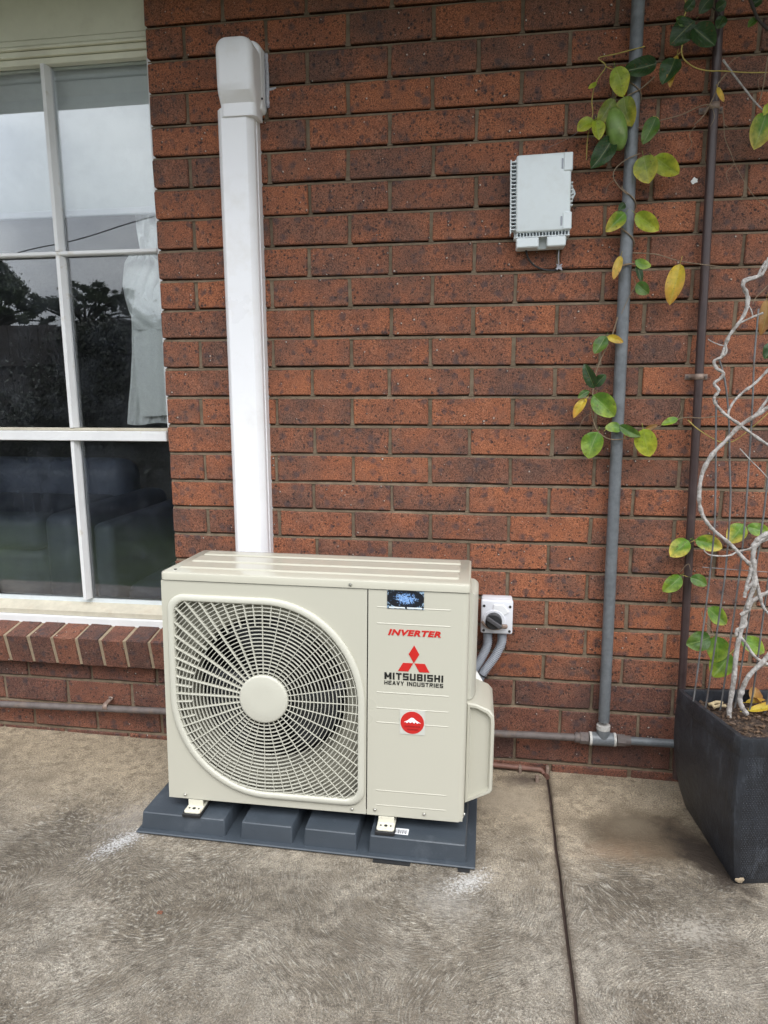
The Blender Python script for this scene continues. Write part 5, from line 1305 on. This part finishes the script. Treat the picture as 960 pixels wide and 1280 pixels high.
# ================================================================== GARDEN MIRRORED BY THE WINDOW
fy = -4.0; fe = thing('paling_fence', 'dark timber paling fence across the garden, mirrored in the window', 'fence', (-4, fy, 0))
b = bmesh.new(); x = -8.
while x < 9.:
    h = 1.86 + rnd.uniform(-.03, .03); bx(x, x + .095, -.01, .008, zl, h, 0, 1, b); x += .105
link('paling', b, M['fence'], fe, None, True)
b = bmesh.new(); bx(-8, 9, .009, .05, 1.45, 1.53, 0, 1, b); bx(-8, 9, .009, .05, .35, .43, 0, 1, b); link('rail', b, M['fence'], fe)
def foliage(bm, c, r, n, s, sq=1., seed=0):
    rr_ = random.Random(seed)
    for i in range(n):
        d = Vector((rr_.gauss(0, 1), rr_.gauss(0, 1), rr_.gauss(0, 1))).normalized(); rad = r * (abs(rr_.gauss(0, .55)) if s < .033 else rr_.random() ** .45)
        p = c + Vector((d.x * rad, d.y * rad, d.z * rad * sq)); s_ = s * rr_.uniform(.6, 1.4)
        a = Vector((rr_.gauss(0, 1), rr_.gauss(0, 1), rr_.gauss(0, 1))).normalized(); b_ = a.orthogonal().normalized(); c2 = a.cross(b_)
        bm.faces.new([bm.verts.new(p + v) for v in (b_ * s_, c2 * s_ * .5, -b_ * s_, -c2 * s_ * .5)])
def tree(lab, top, bottom_px, Y, clumps, trunk_px, leaf_s, n, mat='foliage'):
    base_ = refl(trunk_px, 600, Y); base_.z = zl
    t = thing('tree', lab, 'tree', base_)
    hub_ = refl(trunk_px, bottom_px, Y); b = bmesh.new()
    tube([Vector((0, 0, 0)), (hub_ - base_) * .5 + Vector((.1, 0, 0)), hub_ - base_], .2, 10, b, True, lambda t_, i: .13 - .03 * i)
    cr_b = bmesh.new()
    for i, (px, py, rpx) in enumerate(clumps):
        c = refl(px, py, Y); e = refl(px + rpx, py, Y); r = (e - c).length; c = c - base_ + Vector((0, rnd.uniform(-.7, .7), 0))
        tube(spline([hub_ - base_, (hub_ - base_) * .5 + c * .5 + Vector((rnd.uniform(-.2, .2), 0, .1)), c], 4), .06, 6, b, True, lambda t_, i: .05 * (1 - .75 * t_))
        for q_ in range(9):
            o_ = Vector((rnd.gauss(0, .5), rnd.gauss(0, .5), rnd.gauss(0, .42))) * r * 1.2
            foliage(cr_b, c + o_, r * rnd.uniform(.4, .75), int(n * rpx * rpx / 150), leaf_s * .24, .7, i * 31 + q_)
    link('trunk', b, M['bark'], t, 60); link('crown', cr_b, M[mat], t)
tree('broad gum tree with open crown beyond the fence, mirrored at the right of the window', 357, 408, -14.,
     [(75, 372, 10), (68, 384, 9), (90, 372, 9), (98, 366, 9), (110, 364, 10), (122, 366, 10), (134, 370, 9), (146, 372, 8), (157, 368, 8), (100, 384, 9), (118, 382, 9), (138, 386, 8), (152, 388, 8), (163, 378, 7), (85, 388, 7), (165, 395, 8)], 108, .13, 420)
tree('tall dense dark tree beyond the fence, mirrored at the left edge of the window', 335, 410, -13.,
     [(0, 352, 14), (-14, 345, 14), (10, 366, 13), (-4, 372, 15), (18, 380, 11), (26, 392, 9), (36, 396, 8), (5, 392, 12), (-25, 360, 18), (-25, 385, 18), (45, 400, 6)], -4, .13, 520)
shb = bmesh.new()
sh_t = thing('hedge', 'dark green shrubs in front of the fence, mirrored in the right window panes', 'hedge', (-2.5, -3.6, zl))
for i in range(26):
    x = -7.2 + i * .3; h = .42 + .12 * math.sin(i * 1.9) + (.55 if i > 11 else 0)
    foliage(shb, Vector((x + 2.5, rnd.uniform(-.15, .15), h * .8)), .5, 2600, .022, 1. + h * .35, 200 + i)
for q_ in range(15):
    p_ = refl(93 + q_ * 8, 426 + 5 * math.sin(q_ * 2.3), -3.6) - Vector((-2.5, -3.6, zl)); foliage(shb, p_, .20, 900, .018, .9, 700 + q_)
    foliage(shb, p_ - Vector((0, 0, .45)), .4, 1500, .02, 1.3, 800 + q_)
link('foliage', shb, M['foliage2'], sh_t, None, True)
a, b_ = refl(60, 306, -9.), refl(215, 266, -9.)
tag(link('overhead_cable', tube([a + (a - b_) * 1.5, a, b_, b_ + (b_ - a) * 3], .009, 6), M['black_wire']), 'thin overhead service cable crossing the grey sky mirrored in the window', 'cable')
